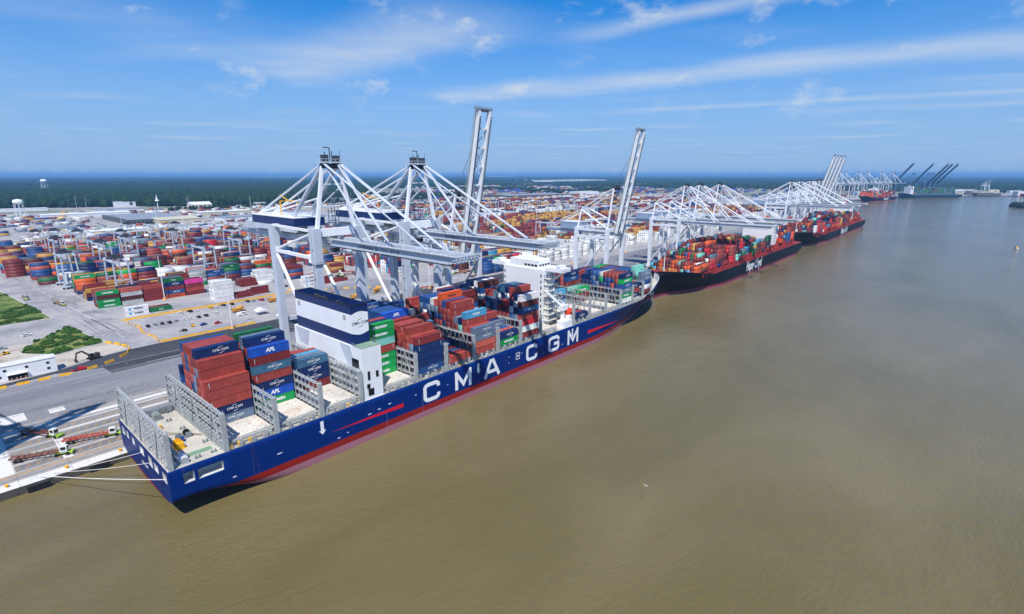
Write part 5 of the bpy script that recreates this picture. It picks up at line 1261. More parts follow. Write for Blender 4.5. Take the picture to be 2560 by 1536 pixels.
rows_ = ((95, 478), (140, 641), (112, 608), (210, 545), (90, 675), (150, 705), (190, 672), (87, 770), (103, 770), (118, 740), (180, 806), (200, 790), (222, 770), (240, 640), (262, 650), (295, 700), (330, 712))
for x, y in rows_: RT.append((x, y, None))
for n in range(3, 22):
    for k in range(2):
        x = 520 + 420 * k + random.uniform(-120, 120); y = 326 + YP * n + 8
        if 14 <= n and x < 620: continue
        if n < 5 and x < 520: continue
        RT.append((x, y, None))
RT.sort(key=lambda r: math.hypot(r[0], r[1]))
for i, (x, y, lab) in enumerate(RT): rtg(lab or f'white yard gantry astride the container stacks, {ord(i + 1)} nearest to the river', (x, y, QZ))

# ------------------------------------------------------------------ light masts
mast0 = None; masts = [(124.6, 681), (110.5, 431.8), (113.0, 318.6), (262, 318), (433, 300), (540, 300), (650, 300), (300, 1000), (299, 1820), (288, 1640), (499, 1592), (560, 1350), (300, 1140), (420, 560), (560, 640), (700, 560), (800, 700), (960, 560), (1100, 700), (380, 420), (250, 760), (640, 880), (900, 900), (1200, 980), (1500, 900), (760, 1500), (900, 1450), (200, 930), (1150, 500), (1400, 620), (460, 1480), (620, 1500)]
for i, (x, y) in enumerate(masts):
    lab = f'tall white floodlight mast, {ord(i + 1)} of those standing about the yard' if i > 2 else ('white floodlight mast rising from the left yard stacks', 'white floodlight mast with yellow foot beside the front yard row', 'white floodlight mast with orange foot behind the aftmost ship stack')[i]
    if mast0 is None:
        mast0 = o = thing('floodlight_mast', lab, 'light mast', (x, y, QZ), 'floodlight masts in the yard')
        MB().tube((0, 0, 0), (0, 0, 33), .32, .16, n=7).build('mast', white, o)
        mb = MB(); mb.tube((0, 0, 0), (0, 0, 1.5), 1.3, .9, n=10); mb.build('footing', paint('footing_ochre', '#d9a55a', .7, .1), o)
        mb = MB(); mb.box(-1.8, 1.8, -.1, .1, 32.6, 32.9)
        for k in range(5): mb.box(-1.8 + .8 * k, -1.4 + .8 * k, -.5, .5, 32.2, 32.8)
        mb.build('floodlight', steel_dk, o)
    else: o = copy_tree(mast0, None, (x, y, QZ)); o['label'] = lab

# ------------------------------------------------------------------ barriers
bar_me = MB().prism([(-2.1, -.3, 0), (-2.1, .3, 0), (-2.1, .2, .35), (-2.1, .12, 1.05), (-2.1, -.12, 1.05), (-2.1, -.2, .35)], (4.2, 0, 0)).mesh('traffic_barrier', yellow)
wbar_me = MB().prism([(-.9, -.3, 0), (-.9, .3, 0), (-.9, .12, 1.0), (-.9, -.12, 1.0)], (1.8, 0, 0)).mesh('traffic_barrier', paint('barrier_orange', '#f0952a', .5, .1))
def barrier(x, y, rz, lab, me=bar_me, grp='yellow traffic barriers'):
    o = link('traffic_barrier', me); o.location = (x, y, QZ + .02); o.rotation_euler = (0, 0, rz); tag(o, lab, 'barrier', grp)
for i, x in enumerate((4.5, 11.6, 18.9, 25.9, 33.0)): barrier(x, 298.4 - .25 * i, R(-2), f'yellow barrier on the dark road edge, {ord(i + 1)} from the left frame edge')
for i, (x, y, a) in enumerate(((43.2, 299.6, 20), (50.5, 303, 25), (57.5, 309.5, 40), (61.2, 315.6, 62), (62.6, 321.5, 85), (62.0, 327.5, 110), (60.2, 333.5, 115), (57.8, 339.5, 118))): barrier(x, y, R(a), f'yellow barrier, {ord(i + 1)} along the curve past the red pickup')
for i in range(11): barrier(79 + 4.6 * i, 320.6, R(random.uniform(-4, 4)), f'yellow barrier along the car park front, {ord(i + 1)} from the corner')
for i in range(12): barrier(76.6 + .9 * math.sin(i), 324 + 5.0 * i, R(90 + random.uniform(-12, 12)), f'yellow barrier across the road end of the car park, {ord(i + 1)} from the river', wbar_me if i % 3 == 1 else bar_me)
for i in range(25): barrier(76.5 + 4.25 * i, 386.4 + .15 * math.sin(i), R(random.uniform(-2, 2)), f'yellow barrier in the line before the front stacks, {ord(i + 1)} from the road')
for i in range(9): barrier(186 + 6.5 * i, 394 - 5.2 * i, R(-38), f'yellow barrier in the slanting line between crane legs, {ord(i + 1)} from the yard')
for i in range(7): barrier(226 + 9 * i, 288.5, R(random.uniform(-5, 5)), f'yellow barrier on the dark road behind the ship, {ord(i + 1)} from the left')

# ------------------------------------------------------------------ vehicles
def car_proto(name):
    t0 = thing(name, 'x', 'car', (0, 0, 0))
    mb = MB(); mb.hexa([(-2.3, -.88, .35), (2.3, -.88, .35), (2.3, .88, .35), (-2.3, .88, .35), (-2.3, -.85, .85), (2.2, -.82, .78), (2.2, .82, .78), (-2.3, .85, .85)])
    mb.hexa([(-1.9, -.82, .85), (1.0, -.82, .83), (1.0, .82, .83), (-1.9, .82, .85), (-1.4, -.66, 1.45), (.3, -.66, 1.45), (.3, .66, 1.45), (-1.4, .66, 1.45)])
    mb.build('body', bpy.data.materials['car_paint'], t0)
    mb = MB(); mb.hexa([(-1.95, -.74, .9), (1.06, -.74, .88), (1.06, .74, .88), (-1.95, .74, .9), (-1.45, -.6, 1.4), (.36, -.6, 1.4), (.36, .6, 1.4), (-1.45, .6, 1.4)]); mb.hexa([(-1.7, -.85, .92), (.8, -.85, .9), (.8, .85, .9), (-1.7, .85, .92), (-1.3, -.7, 1.36), (.25, -.7, 1.36), (.25, .7, 1.36), (-1.3, .7, 1.36)]); mb.build('windows', glass, t0)
    for x in (-1.4, 1.4):
        for y in (-.85, .85): MB().tube((x, y - .1, .33), (x, y + .1, .33), .33, n=10).build('wheel', black, t0)
    return t0
cp_ = bpy.data.materials.new('car_paint'); cp_.use_nodes = True; t = cp_.node_tree; oi = t.nodes.new('ShaderNodeObjectInfo'); t.links.new(oi.outputs['Color'], t.nodes['Principled BSDF'].inputs['Base Color']); t.nodes['Principled BSDF'].inputs['Roughness'].default_value = .25
car0 = None
CARC = {'black': '#17181b', 'silver': '#a9adb2', 'white': '#eceded', 'dark grey': '#3c4045', 'yellow': '#e6c31d', 'dark blue': '#22354f', 'red': '#b3242c'}
def car(x, y, rz, col, lab, z=QZ):
    global car0
    o = car_proto('parked_car') if car0 is None else copy_tree(car0)
    if car0 is None: car0 = o
    o.location = (x, y, z + .02); o.rotation_euler = (0, 0, rz); tag(o, lab, 'car', 'cars parked behind the quay road')
    for ch in o.children:
        if ch.name.startswith('body'): ch.color = lin(CARC[col])
    return o
spots = [(81.2, 360, 'black'), (85.2, 360.7, 'silver'), (88.6, 360, 'dark grey'), (92.4, 359.4, 'black'), (96.2, 360, 'silver'), (100.2, 360, 'white'), (103.8, 360.2, 'white'), (108.8, 359.8, 'dark blue'), (113.2, 360.4, 'black'), (120.2, 362.3, 'white')]
for i, (x, y, c_) in enumerate(spots): car(x, y, R(90 + random.uniform(-4, 4)), c_, f'{c_} car in the front parking row, {ord(i + 1)} from the left')
spots = [(104.5, 380, 'white'), (110.2, 380, 'black'), (114, 379, 'white'), (122.9, 380.2, 'yellow'), (126.7, 380.4, 'white'), (131.3, 381, 'dark grey'), (136.6, 380, 'black'), (147.3, 380.4, 'dark blue'), (150.8, 379, 'silver'), (155.6, 377, 'red')]
for i, (x, y, c_) in enumerate(spots): car(x, y, R(100 + random.uniform(-12, 12)), c_, f'{c_} car parked along the back row, {ord(i + 1)} from the left')
for i, (x, y, c_, a, lab) in enumerate(((3.0, 371, 'dark blue', 30, 'dark blue car on the dirt lot left of the shrubs'), (9.5, 352, 'dark grey', 60, 'dark grey car on the dirt lot beside the yellow machines'), (1.5, 342, 'black', 80, 'black car at the left frame edge of the dirt lot'), (18.5, 368, 'silver', 10, 'silver car on the dirt lot, farthest from the river'), (31, 390, 'white', 15, 'white car on the track between the two green plots'), (2.2, 268, 'white', 95, 'white car at the left frame edge of the grey road'), (145, 296, 'dark blue', 5, 'dark blue car on the dark road behind the crane legs'), (151, 300, 'black', 5, 'black car on the dark road behind the crane legs'), (186, 352, 'white', 40, 'white car parked among the construction machines'))): car(x, y, R(a), c_, lab)

def truck_cab(mb_w, mb_d, x, y, z=0):
    pass
def yard_truck(label, loc, rz, col):
    t0 = thing('yard_truck', label, 'truck', loc, 'yard tractors with empty chassis on the quay', rz)
    mb = MB(); mb.box(4.6, 6.6, -1.15, .45, 1.2, 3.1); mb.box(4.9, 6.4, -1.0, .3, 3.1, 3.25); cb = mb.build('cab', cream, t0)
    mb = MB(); mb.box(6.55, 6.65, -1.0, .3, 2.0, 2.95); mb.box(5.0, 6.3, -1.2, -1.12, 2.0, 2.95); mb.box(4.55, 4.65, -.9, .3, 2.0, 2.9); link('cab_window', mb.mesh('cab_window', glass), cb)
    mb = MB(); mb.box(3.2, 7.7, -1.0, 1.0, .75, 1.1); mb.box(7.3, 7.9, -1.25, 1.25, .55, 1.0); mb.build('tractor_frame', paint('lime_bumper', '#9dbb3a', .5, .1), t0)
    mb = MB()
    for y in (-.75, .75): mb.box(-8.2, 4.4, y - .14, y + .14, 1.15, 1.5)
    for i in range(9): mb.box(-8.2 + 1.55 * i, -7.95 + 1.55 * i, -1.25, 1.25, 1.2, 1.42)
    for y in (-1.2, 1.2):
        mb.box(-8.2, 4.2, y - .07, y + .07, 1.5, 1.62)
        for i in range(7): mb.bar((-8 + 2 * i, y, 1.5), (-8 + 2 * i, y * 1.12, 2.0), .14)
    mb.build('chassis_trailer', col, t0)
    for x in (-6.6, -5.3, 3.6, 6.6):
        for y in (-1, 1): MB().tube((x, y * 1.15 - .25, .5), (x, y * 1.15 + .25, .5), .5, n=10).build('wheel', black, t0)
    return t0
ch_r = paint('rusty_red_chassis', '#7d4a38', .7, .2, .8); ch_o = paint('orange_chassis', '#b4492c', .6, .16, .8)
yard_truck('white yard tractor with rusty red chassis, landward of the two others', (16.2, 231.5, QZ + .02), R(-58), ch_r)
yard_truck('yard tractor with bright orange chassis, half hidden by the ship stern', (27.5, 215.2, QZ + .02), R(-21), ch_o)
yard_truck('white yard tractor with rusty chassis nearest the quay edge', (14.0, 212.0, QZ + .02), R(-26), ch_r)
yard_truck('white yard tractor driving down the road past the grass plot', (44.5, 512, QZ + .02), R(-92), ch_r)
yard_truck('yard tractor with tan flatbed crossing the road before the yard', (57.5, 470, QZ + .02), R(-80), paint('tan_deck', '#a98a55', .7, .15))
yard_truck('yard tractor pulling out between the crane legs', (225, 440, QZ + .02), R(20), ch_o)
yard_truck('yard tractor on the open lot under the second crane', (250, 415, QZ + .02), R(160), ch_r)
yard_truck('yard tractor on the quay beyond the blue ship bow', (392, 232, QZ + .02), R(0), paint('blue_chassis', '#274a80', .6, .15))
src_t = [o for o in bpy.data.objects if o.name.startswith('yard_truck') and o.parent is None]; rv = random.Random(21)
for i in range(16):
    x, y = rv.uniform(186, 330), rv.choice((rv.uniform(250, 292), rv.uniform(300, 384), rv.uniform(405, 428)))
    o = copy_tree(src_t[i % 3], None, (x, y, QZ + .02), R(rv.choice((0, 180, 20, 160)) + rv.uniform(-8, 8))); o['label'] = f'yard tractor and chassis on the lots behind the ship cranes, {ord(i + 1)} of the scatter'
for i in range(20):
    x, y = rv.uniform(183, 330), rv.choice((rv.uniform(322, 384), rv.uniform(405, 428), rv.uniform(288, 300))); c_ = rv.choice(('white', 'black', 'silver', 'dark grey', 'dark blue'))
    car(x, y, R(rv.uniform(0, 180)), c_, f'{c_} car on the lots behind the ship cranes, {ord(i + 1)} of the scatter')
# red pickup, excavator, mixers, yellow machines
pk = thing('pickup_truck', 'red pickup truck standing on the road edge before the excavator', 'pickup', (38.8, 300.6, QZ + .02), rz=R(8))
mb = MB(); mb.hexa([(-2.9, -.95, .45), (2.9, -.95, .45), (2.9, .95, .45), (-2.9, .95, .45), (-2.9, -.95, 1.05), (2.8, -.9, 1.0), (2.8, .9, 1.0), (-2.9, .95, 1.05)]); mb.hexa([(-.7, -.88, 1.05), (1.5, -.88, 1.02), (1.5, .88, 1.02), (-.7, .88, 1.05), (-.5, -.72, 1.8), (.7, -.72, 1.8), (.7, .72, 1.8), (-.5, .72, 1.8)]); mb.build('body', red, pk)
mb = MB(); mb.box(-2.7, -.8, -.75, .75, 1.06, 1.1); mb.hexa([(-.75, -.8, 1.1), (1.55, -.8, 1.08), (1.55, .8, 1.08), (-.75, .8, 1.1), (-.55, -.66, 1.74), (.76, -.66, 1.74), (.76, .66, 1.74), (-.55, .66, 1.74)]); mb.build('windows', glass, pk)
for x in (-1.8, 1.8):
    for y in (-.9, .9): MB().tube((x, y - .14, .42), (x, y + .14, .42), .42, n=10).build('wheel', black, pk)
ex = thing('excavator', 'dark tracked excavator with folded arm on the dirt behind the red pickup', 'excavator', (46.6, 315.2, QZ + .02), rz=R(192))
exm = paint('excavator_grey', '#4a4238', .6, .2, .8)
mb = MB()
for y in (-1.25, 1.25): mb.prism([(-2.1, y - .3, .1), (2.1, y - .3, .1), (2.4, y - .3, .5), (2.1, y - .3, .95), (-2.1, y - .3, .95), (-2.4, y - .3, .5)], (0, .6, 0))
mb.build('track', black, ex)
mb = MB(); mb.box(-2.6, 1.6, -1.3, 1.3, 1.05, 2.3); mb.box(-2.6, -1.2, -1.3, 1.3, 2.3, 2.7); mb.build('upper_body', exm, ex)
mb = MB(); mb.box(.2, 1.7, .3, 1.3, 1.4, 3.1); mb.build('cab', glass, ex)
mb = MB(); mb.bar((1.2, -.3, 2.0), (4.0, -.3, 5.0), .5, .8); mb.bar((4.0, -.3, 5.0), (6.2, -.3, 4.6), .45, .7); mb.build('boom_arm', exm, ex)
mb = MB(); mb.bar((6.2, -.3, 4.8), (7.0, -.3, 1.6), .4, .55); mb.prism([(6.6, -.9, 1.7), (7.5, -.9, 1.7), (7.4, -.9, .5), (6.4, -.9, .3)], (0, 1.2, 0)); mb.build('bucket_arm', exm, ex)
def mixer(label, loc, rz, col=None):
    col = col or paint('mixer_ochre', '#d79a3c', .5, .12)
    t0 = thing('mixer_truck', label, 'mixer truck', loc, 'ochre construction trucks on the lot', rz)
    mb = MB(); mb.box(-4, 4, -1.1, 1.1, .7, 1.2); mb.box(2.4, 4.3, -1.2, 1.2, 1.2, 3.0); mb.build('body', col, t0)
    mb = MB(); mb.tube((1.8, 0, 2.3), (-1.2, 0, 2.6), .9, 1.35, n=12); mb.tube((-1.2, 0, 2.6), (-3.6, 0, 3.2), 1.35, .6, n=12); mb.build('drum', col, t0)
    mb = MB(); mb.box(4.28, 4.36, -1, 1, 2.1, 2.8); mb.build('cab_window', glass, t0)
    for x in (-2.8, -1.5, 3.0):
        for y in (-1, 1): MB().tube((x, y * 1.1 - .25, .5), (x, y * 1.1 + .25, .5), .5, n=9).build('wheel', black, t0)
mixer('ochre mixer truck in the middle of the car park', (131.8, 356.5, QZ + .02), R(185)); mixer('ochre mixer truck near the landside crane leg', (160.5, 367, QZ + .02), R(185)); mixer('ochre mixer truck between the first crane legs', (190, 345, QZ + .02), R(140)); mixer('ochre mixer truck right of the first crane leg', (205, 332, QZ + .02), R(170)); mixer('ochre mixer truck nearest the second crane', (226, 338, QZ + .02), R(30))
wv = thing('delivery_van', 'white long van in the middle of the car park', 'van', (129.5, 345.5, QZ + .02), rz=R(8))
mb = MB(); mb.hexa([(-3, -1, .4), (3, -1, .4), (3, 1, .4), (-3, 1, .4), (-3, -.95, 2.3), (2.0, -.95, 2.3), (2.0, .95, 2.3), (-3, .95, 2.3)]); mb.build('body', white, wv)
mb = MB(); mb.box(-.5, 1.9, -1.02, -.9, 1.4, 2.0); mb.build('windows', glass, wv)
for x in (-2, 2):
    for y in (-.95, .95): MB().tube((x, y - .12, .4), (x, y + .12, .4), .4, n=9).build('wheel', black, wv)
def machine(name, label, loc, rz, col, seed):
    rr = random.Random(seed); t0 = thing(name, label, 'machine', loc, None, rz); t0.scale = (.6, .6, .6)
    mb = MB(); mb.box(-2.4, 2.4, -1, 1, .6, 1.5); mb.box(-1.8, .2, -.9, .9, 1.5, 2.3); mb.build('body', col, t0)
    mb = MB(); mb.box(.4, 1.6, -.8, .8, 1.5, 2.8); mb.build('cab', glass, t0)
    mb = MB(); mb.bar((1.8, 0, 1.4), (3.8, 0, .9 + rr.random()), .5, .4); mb.box(3.6, 4.4, -1.1, 1.1, .2, 1.0); mb.build('bucket', col, t0)
    for x in (-1.6, 1.6):
        for y in (-1, 1): MB().tube((x, y - .25, .6), (x, y + .25, .6), .6, n=10).build('wheel', black, t0)
machine('wheel_loader', 'yellow wheel loader on the dirt lot, farther from the building', (14.2, 366, QZ + .02), R(20), yellow, 1); machine('wheel_loader', 'yellow wheel loader on the dirt lot behind the white building', (19.0, 356, QZ + .02), R(200), yellow, 2)
machine('wheel_loader', 'black and yellow loader near the car park front barriers', (92.5, 333.5, QZ + .02), R(160), paint('loader_dark', '#3a3226', .6, .2), 3); machine('forklift', 'red lift machine on the car park floor', (111, 336, QZ + .02), R(10), red, 4); machine('roller', 'yellow roller in front of the parked cars', (99, 340, QZ + .02), R(90), yellow, 5); machine('forklift', 'blue lift machine on the car park floor', (104, 338.5, QZ + .02), R(15), blue_m, 6)
machine('wheel_loader', 'tan machine between the first and second crane', (202, 362, QZ + .02), R(60), paint('tan_machine', '#a38a52', .6, .15), 7)
def tent(label, x, y, w, d, h):
    t0 = thing('site_tent', label, 'tent', (x, y, QZ)); mb = MB(); mb.prism([(-w / 2, -d / 2, h), (w / 2, -d / 2, h), (0, -d / 2, h + 1.6)], (0, d, 0)); mb.build('canopy', white, t0)
    mb = MB()
    for a in (-w / 2 + .1, w / 2 - .1):
        for b in (-d / 2 + .1, d / 2 - .1): mb.box(a - .06, a + .06, b - .06, b + .06, 0, h)
    mb.build('pole', steel, t0)
tent('white site tent at the car park end behind the first crane', 139, 339, 7, 6, 2.6); tent('smaller white site tent nearest the ship funnel', 141.5, 316, 5, 5, 2.8)
# quay furniture: fenders, bollards
bo0 = None
for i in range(24):
    x = 4 + 13.6 * i
    if bo0 is None: 
        bo0 = o = thing('quay_bollard', 'x', 'bollard', (x, 198.3, QZ), 'bollards along the quay edge'); MB().tube((0, 0, 0), (0, 0, .55), .38, .3, n=10).tube((0, 0, .55), (0, 0, .85), .55, .5, n=10).build('bollard_post', yellow, o); MB().tube((0, 0, 0), (0, 0, .06), .8, n=12).build('bollard_base', cap_c, o)
    else: o = copy_tree(bo0, None, (x, 198.3, QZ))
    o['label'] = f'yellow mooring bollard on the quay edge, {ord(i + 1)} from the left'
fd0 = None
for i in range(18):
    x = -4 + 14.5 * i
    if fd0 is None:
        fd0 = o = thing('quay_fender', 'x', 'fender', (x, 195.5, 0), 'black fenders on the quay face'); MB().box(-2.6, 2.6, -.75, -.45, -.5, 1.9).build('fender_panel', black, o); mb = MB()
        for a in (-1.6, 1.6): mb.tube((a, -.45, .8), (a, .2, .8), .7, n=10)
        mb.build('fender_cone', crane_dark, o)
    else: o = copy_tree(fd0, None, (x, 195.5, 0))
    o['label'] = f'black rubber fender on the quay face, {ord(i + 1)} from the left'
# ------------------------------------------------------------------ buildings
wb = thing('site_office', 'white two-storey modular office at the left edge behind the quay road', 'building', (13, 311, QZ))
mb = MB(); mb.box(-40, 19.0, -3.2, 3.2, 0, 6.6); wl = mb.build('wall', white, wb); mb = MB(); mb.box(-40.2, 19.2, -3.4, 3.4, 6.6, 6.8); mb.build('roof', cream, wb)
for x, z in ((1.0, 4.2), (8.2, 4.2), (15.4, 4.2), (15.4, 1.6), (-6, 4.2), (-1.0, 1.6)):
    mb = MB(); mb.box(x, x + 1.2, -3.3, -3.1, z, z + 1.1); o = mb.build('window', steel, wb); mb = MB(); mb.box(x + .12, x + 1.08, -3.34, -3.3, z + .1, z + 1.0); link('pane', mb.mesh('pane', glass), o)
mb = MB(); mb.box(2.2, 8.6, -3.35, -3.1, .1, 2.6); o = mb.build('shelter_opening', glass, wb)
mb = MB(); mb.box(2.0, 8.8, -4.6, -3.2, 2.6, 2.8); mb.build('canopy', white, wb)
mb = MB()
for x in (3, 4.6, 6, 7.6): mb.box(x, x + .5, -3.9, -3.5, 0, 1.1)
mb.build('bench', paint('bench_tan', '#b98c6a', .7, .1), wb)
def building(name, label, x, y, w, d, h, wall, roof, rz=0.0, ridge=0.0, wins=0):
    t0 = thing(name, label, 'building', (x, y, QZ), 'warehouses and sheds beyond the yard', rz)
    MB().box(-w / 2, w / 2, -d / 2, d / 2, 0, h).build('wall', wall, t0)
    mb = MB()
    if ridge: mb.prism([(-w / 2 - .6, -d / 2 - .6, h), (-w / 2 - .6, d / 2 + .6, h), (-w / 2 - .6, 0, h + ridge)], (w + 1.2, 0, 0))
    else: mb.box(-w / 2 - .4, w / 2 + .4, -d / 2 - .4, d / 2 + .4, h, h + .5)
    mb.build('roof', roof, t0)
    for i in range(wins):
        mb = MB(); ww = w / wins; mb.box(-w / 2 + ww * (i + .25), -w / 2 + ww * (i + .75), -d / 2 - .15, -d / 2 + .1, .3, h * .62); mb.build('dock_door', glass, t0)
    return t0
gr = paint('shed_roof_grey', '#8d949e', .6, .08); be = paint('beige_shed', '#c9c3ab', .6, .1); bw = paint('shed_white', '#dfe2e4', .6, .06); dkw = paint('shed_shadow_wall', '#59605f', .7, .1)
building('warehouse', 'large grey-roofed open warehouse beyond the left yard stacks', 300, 1235, 88, 190, 9, dkw, gr, 0, 4.0, 14)
building('warehouse', 'beige warehouse in front of the large grey-roofed one', 330, 1150, 70, 80, 8, be, be, 0, 2.5)
building('warehouse', 'long low white building at the left edge below the woods', 178, 1785, 110, 30, 6, bw, bw)
building('warehouse', 'small white building before the woods left of the spire', 402, 1800, 46, 30, 14, bw, bw)
building('pavilion', 'white hipped-roof building before the woods', 531, 1612, 50, 40, 9, be, bw, 0, 7.0)
for i, (x, y, w_, d_, h_, wl_, rf_) in enumerate(((205, 985, 70, 34, 7, bw, bw), (150, 1110, 50, 30, 6, be, gr), (440, 1105, 90, 46, 8, bw, gr), (250, 1440, 150, 46, 8, bw, bw), (470, 1290, 110, 40, 8, be, bw), (420, 940, 60, 30, 7, bw, bw), (560, 1185, 100, 40, 7, bw, gr), (720, 1290, 120, 44, 8, be, bw), (330, 1560, 90, 30, 8, bw, gr))): building('warehouse', f'low pale shed between yard and woods, {ord(i + 1)} of nine', x, y, w_, d_, h_, wl_, rf_, 0, 1.5)
building('shed', 'white flat-roofed shed before the woods right of the pavilion', 674, 1565, 30, 14, 10, bw, bw)
building('shed', 'white box-shaped shed behind the first crane house', 582, 1306, 26, 16, 9, bw, bw)
building('warehouse', 'wide grey warehouse in the middle distance right of the second crane', 1590, 1330, 290, 150, 14, dkw, gr, R(-8), 3.0)
building('warehouse', 'row of white trailers and sheds in the middle distance', 1990, 1325, 120, 60, 16, bw, bw, R(-12))
building('warehouse', 'far white warehouse left of the first crane stays', 6640, 14200, 1050, 500, 26, bw, bw, R(-48))
building('warehouse', 'far white warehouse between the first crane stays', 7200, 13650, 420, 400, 24, bw, bw, R(-48))
building('warehouse', 'long far white warehouse right of the raised boom', 5560, 3890, 1150, 350, 24, bw, bw, R(3))
building('warehouse', 'far white sheds just left of the long far warehouse', 5480, 4640, 300, 200, 18, bw, bw, R(-48))
building('warehouse', 'far pale warehouse on the horizon in the middle', 12380, 11400, 850, 500, 28, bw, bw, R(-48))
building('warehouse', 'far white warehouse line behind the wide yard', 4110, 2085, 380, 90, 14, bw, bw, R(-16))
rb = random.Random(5)
for i in range(46):
    x = rb.uniform(900, 3600); y = rb.uniform(1380, 3000)
    if x < 0.55 * y or (y < 1500 and x < 1800): continue
    c_ = rb.choice((bw, bw, be, gr, paint('shed_blue', '#3c5f96', .6, .1), paint('shed_red', '#9a5148', .6, .1)))
    building('shed', f'small distant shed, {ord(i % 30 + 1)} in the {"nearer" if i < 30 else "farther"} scatter behind the yard', x, y, rb.uniform(20, 90), rb.uniform(15, 50), rb.uniform(6, 13), c_, rb.choice((bw, gr, bw)), R(rb.uniform(-25, 5)))
for i in range(34):
    x = 3090 + rb.uniform(0, 500); y = rb.uniform(-170, 190) - (x - 3100) * .10
    building('shed', f'low building on the far right shore, {ord(i + 1)} of its row', x, y, rb.uniform(25, 70), rb.uniform(15, 40), rb.uniform(6, 20), rb.choice((be, bw, dkw, dkw, paint('tank_tan', '#b79c74', .6, .1))), rb.choice((gr, be, bw)), R(rb.uniform(-60, 0)))
# rows of parked trailers behind the yard: individual white boxes
tr_me = MB().box(-7, 7, -1.3, 1.3, 1.1, 4.0).mesh('semi_trailer', bw)
wh_me = MB().tube((0, -1.2, .5), (0, 1.2, .5), .5, n=8).mesh('wheel', black)
nt_ = 0
for ry in (905, 930, 958, 990, 1020, 1060):
    for k in range(13):
        if rb.random() < .35: continue
        x = 110 + (ry - 900) * .05 + 22 * k + rb.uniform(-3, 3); nt_ += 1
        o = thing('semi_trailer', f'white parked trailer, {ord(k + 1)} from the left in trailer row {num((905, 930, 958, 990, 1020, 1060).index(ry) + 1)} behind the yard', 'trailer', (x, ry, QZ), 'trailers parked behind the yard', R(rb.uniform(-8, 8)))
        link('trailer_box', tr_me, o)
        for xx in (-5.6, -4.4, 4.5): w_ = link('wheel', wh_me, o); w_.location = (xx, 0, 0)
# water towers
def water_tower(label, loc, s=1.0, spire=False):
    t0 = thing('water_tower', label, 'water tower', loc); H = 34.0
    if spire:
        MB().tube((0, 0, 0), (0, 0, 26), .9, .7, n=8).build('shaft', white, t0); MB().tube((0, 0, 26), (0, 0, 29), 4.5, 2.4, n=12).tube((0, 0, 29), (0, 0, 40), 2.0, .2, n=10).build('spire', white, t0)
    else:
        for i in range(8):
            a = 2 * math.pi * i / 8; MB().tube((10.5 * math.cos(a), 10.5 * math.sin(a), 0), (9 * math.cos(a), 9 * math.sin(a), H), .42, n=6).build('leg', white, t0)
        mb = MB(); mb.tube((0, 0, 0), (0, 0, H), .9, n=8)
        for z in (11, 22):
            for i in range(8):
                a, b = 2 * math.pi * i / 8, 2 * math.pi * (i + 1) / 8; r_ = 10.5 - 1.5 * z / H; mb.bar((r_ * math.cos(a), r_ * math.sin(a), z), (r_ * math.cos(b), r_ * math.sin(b), z), .3)
        mb.build('riser_pipe', white, t0)
        mb = MB()
        for z0, z1, r0, r1 in ((33, 35, 4, 8.4), (35, 37.5, 8.4, 10.2), (37.5, 41, 10.2, 9.8), (41, 43.6, 9.8, 7.2), (43.6, 45, 7.2, 1.5)): mb.tube((0, 0, z0), (0, 0, z1), r0, r1, n=20)
        mb.build('tank', white, t0)
    t0.scale = (s, s, s); return t0
water_tower('white water tower on legs at the left edge below the woods', (152, 1497, QZ), .86); water_tower('smaller white water tower rising out of the distant woods', (485, 3634, QZ), 1.45); water_tower('slim white spire-topped tower before the woods', (404, 1509, QZ), 1.0, True)
# gull, buoy boat
gl = thing('seagull', 'white gull flying low over the brown river', 'bird', (122, 57.5, 6))
MB().hexa([(-.3, -.08, -.06), (.3, -.05, -.05), (.3, .05, -.05), (-.3, .08, -.06), (-.3, -.06, .06), (.25, -.04, .05), (.25, .04, .05), (-.3, .06, .06)]).build('body', white, gl)
MB().quad((.1, 0, 0), (-.15, 0, 0), (-.2, .5, .22), (.0, .55, .22)).quad((0, .55, .22), (-.2, .5, .22), (-.3, 1.0, .1), (-.2, 1.0, .1)).quad((-.15, 0, 0), (.1, 0, 0), (0, -.55, .22), (-.2, -.5, .22)).quad((-.2, -.5, .22), (0, -.55, .22), (-.2, -1.0, .1), (-.3, -1.0, .1)).build('wing', cream, gl)
gl.scale = (.85, .85, .85)
bt = thing('motor_boat', 'tiny white and yellow boat far out on the river', 'boat', (914, -42.7, 0), rz=R(30))
MB().hexa([(-3, -1, -.2), (2.4, -.8, -.2), (2.4, .8, -.2), (-3, 1, -.2), (-3.2, -1.3, 1.0), (3.6, -.5, 1.2), (3.6, .5, 1.2), (-3.2, 1.3, 1.0)]).build('hull', white, bt); MB().box(-1.5, 1, -.9, .9, 1, 2.6).build('cabin', yellow, bt)

# ------------------------------------------------------------------ woods, shrubs, island
def leaf_mat(name, cols, sc=0.06):
    m = bpy.data.materials.new(name); m.use_nodes = True; t = m.node_tree; p = t.nodes['Principled BSDF']; p.inputs['Roughness'].default_value = .9; p.inputs['Specular IOR Level'].default_value = .15
    at = N(t, 'ShaderNodeAttribute', attribute_name='tint'); r = N(t, 'ShaderNodeValToRGB'); t.links.new(at.outputs['Fac'], r.inputs[0]); e = r.color_ramp.elements
    e[0].color = lin(cols[0]); e[1].color = lin(cols[-1])
    for i, c in enumerate(cols[1:-1]): q = e.new((i + 1) / (len(cols) - 1)); q.color = lin(c)
    t.links.new(r.outputs[0], p.inputs['Base Color']); return m
wood_m = leaf_mat('woodland_leaves', ['#0f2110', '#182e16', '#21391c', '#2c441f'])
shrub_m = leaf_mat('shrub_leaves', ['#20371a', '#2f4e1f', '#42662a', '#66793a'])
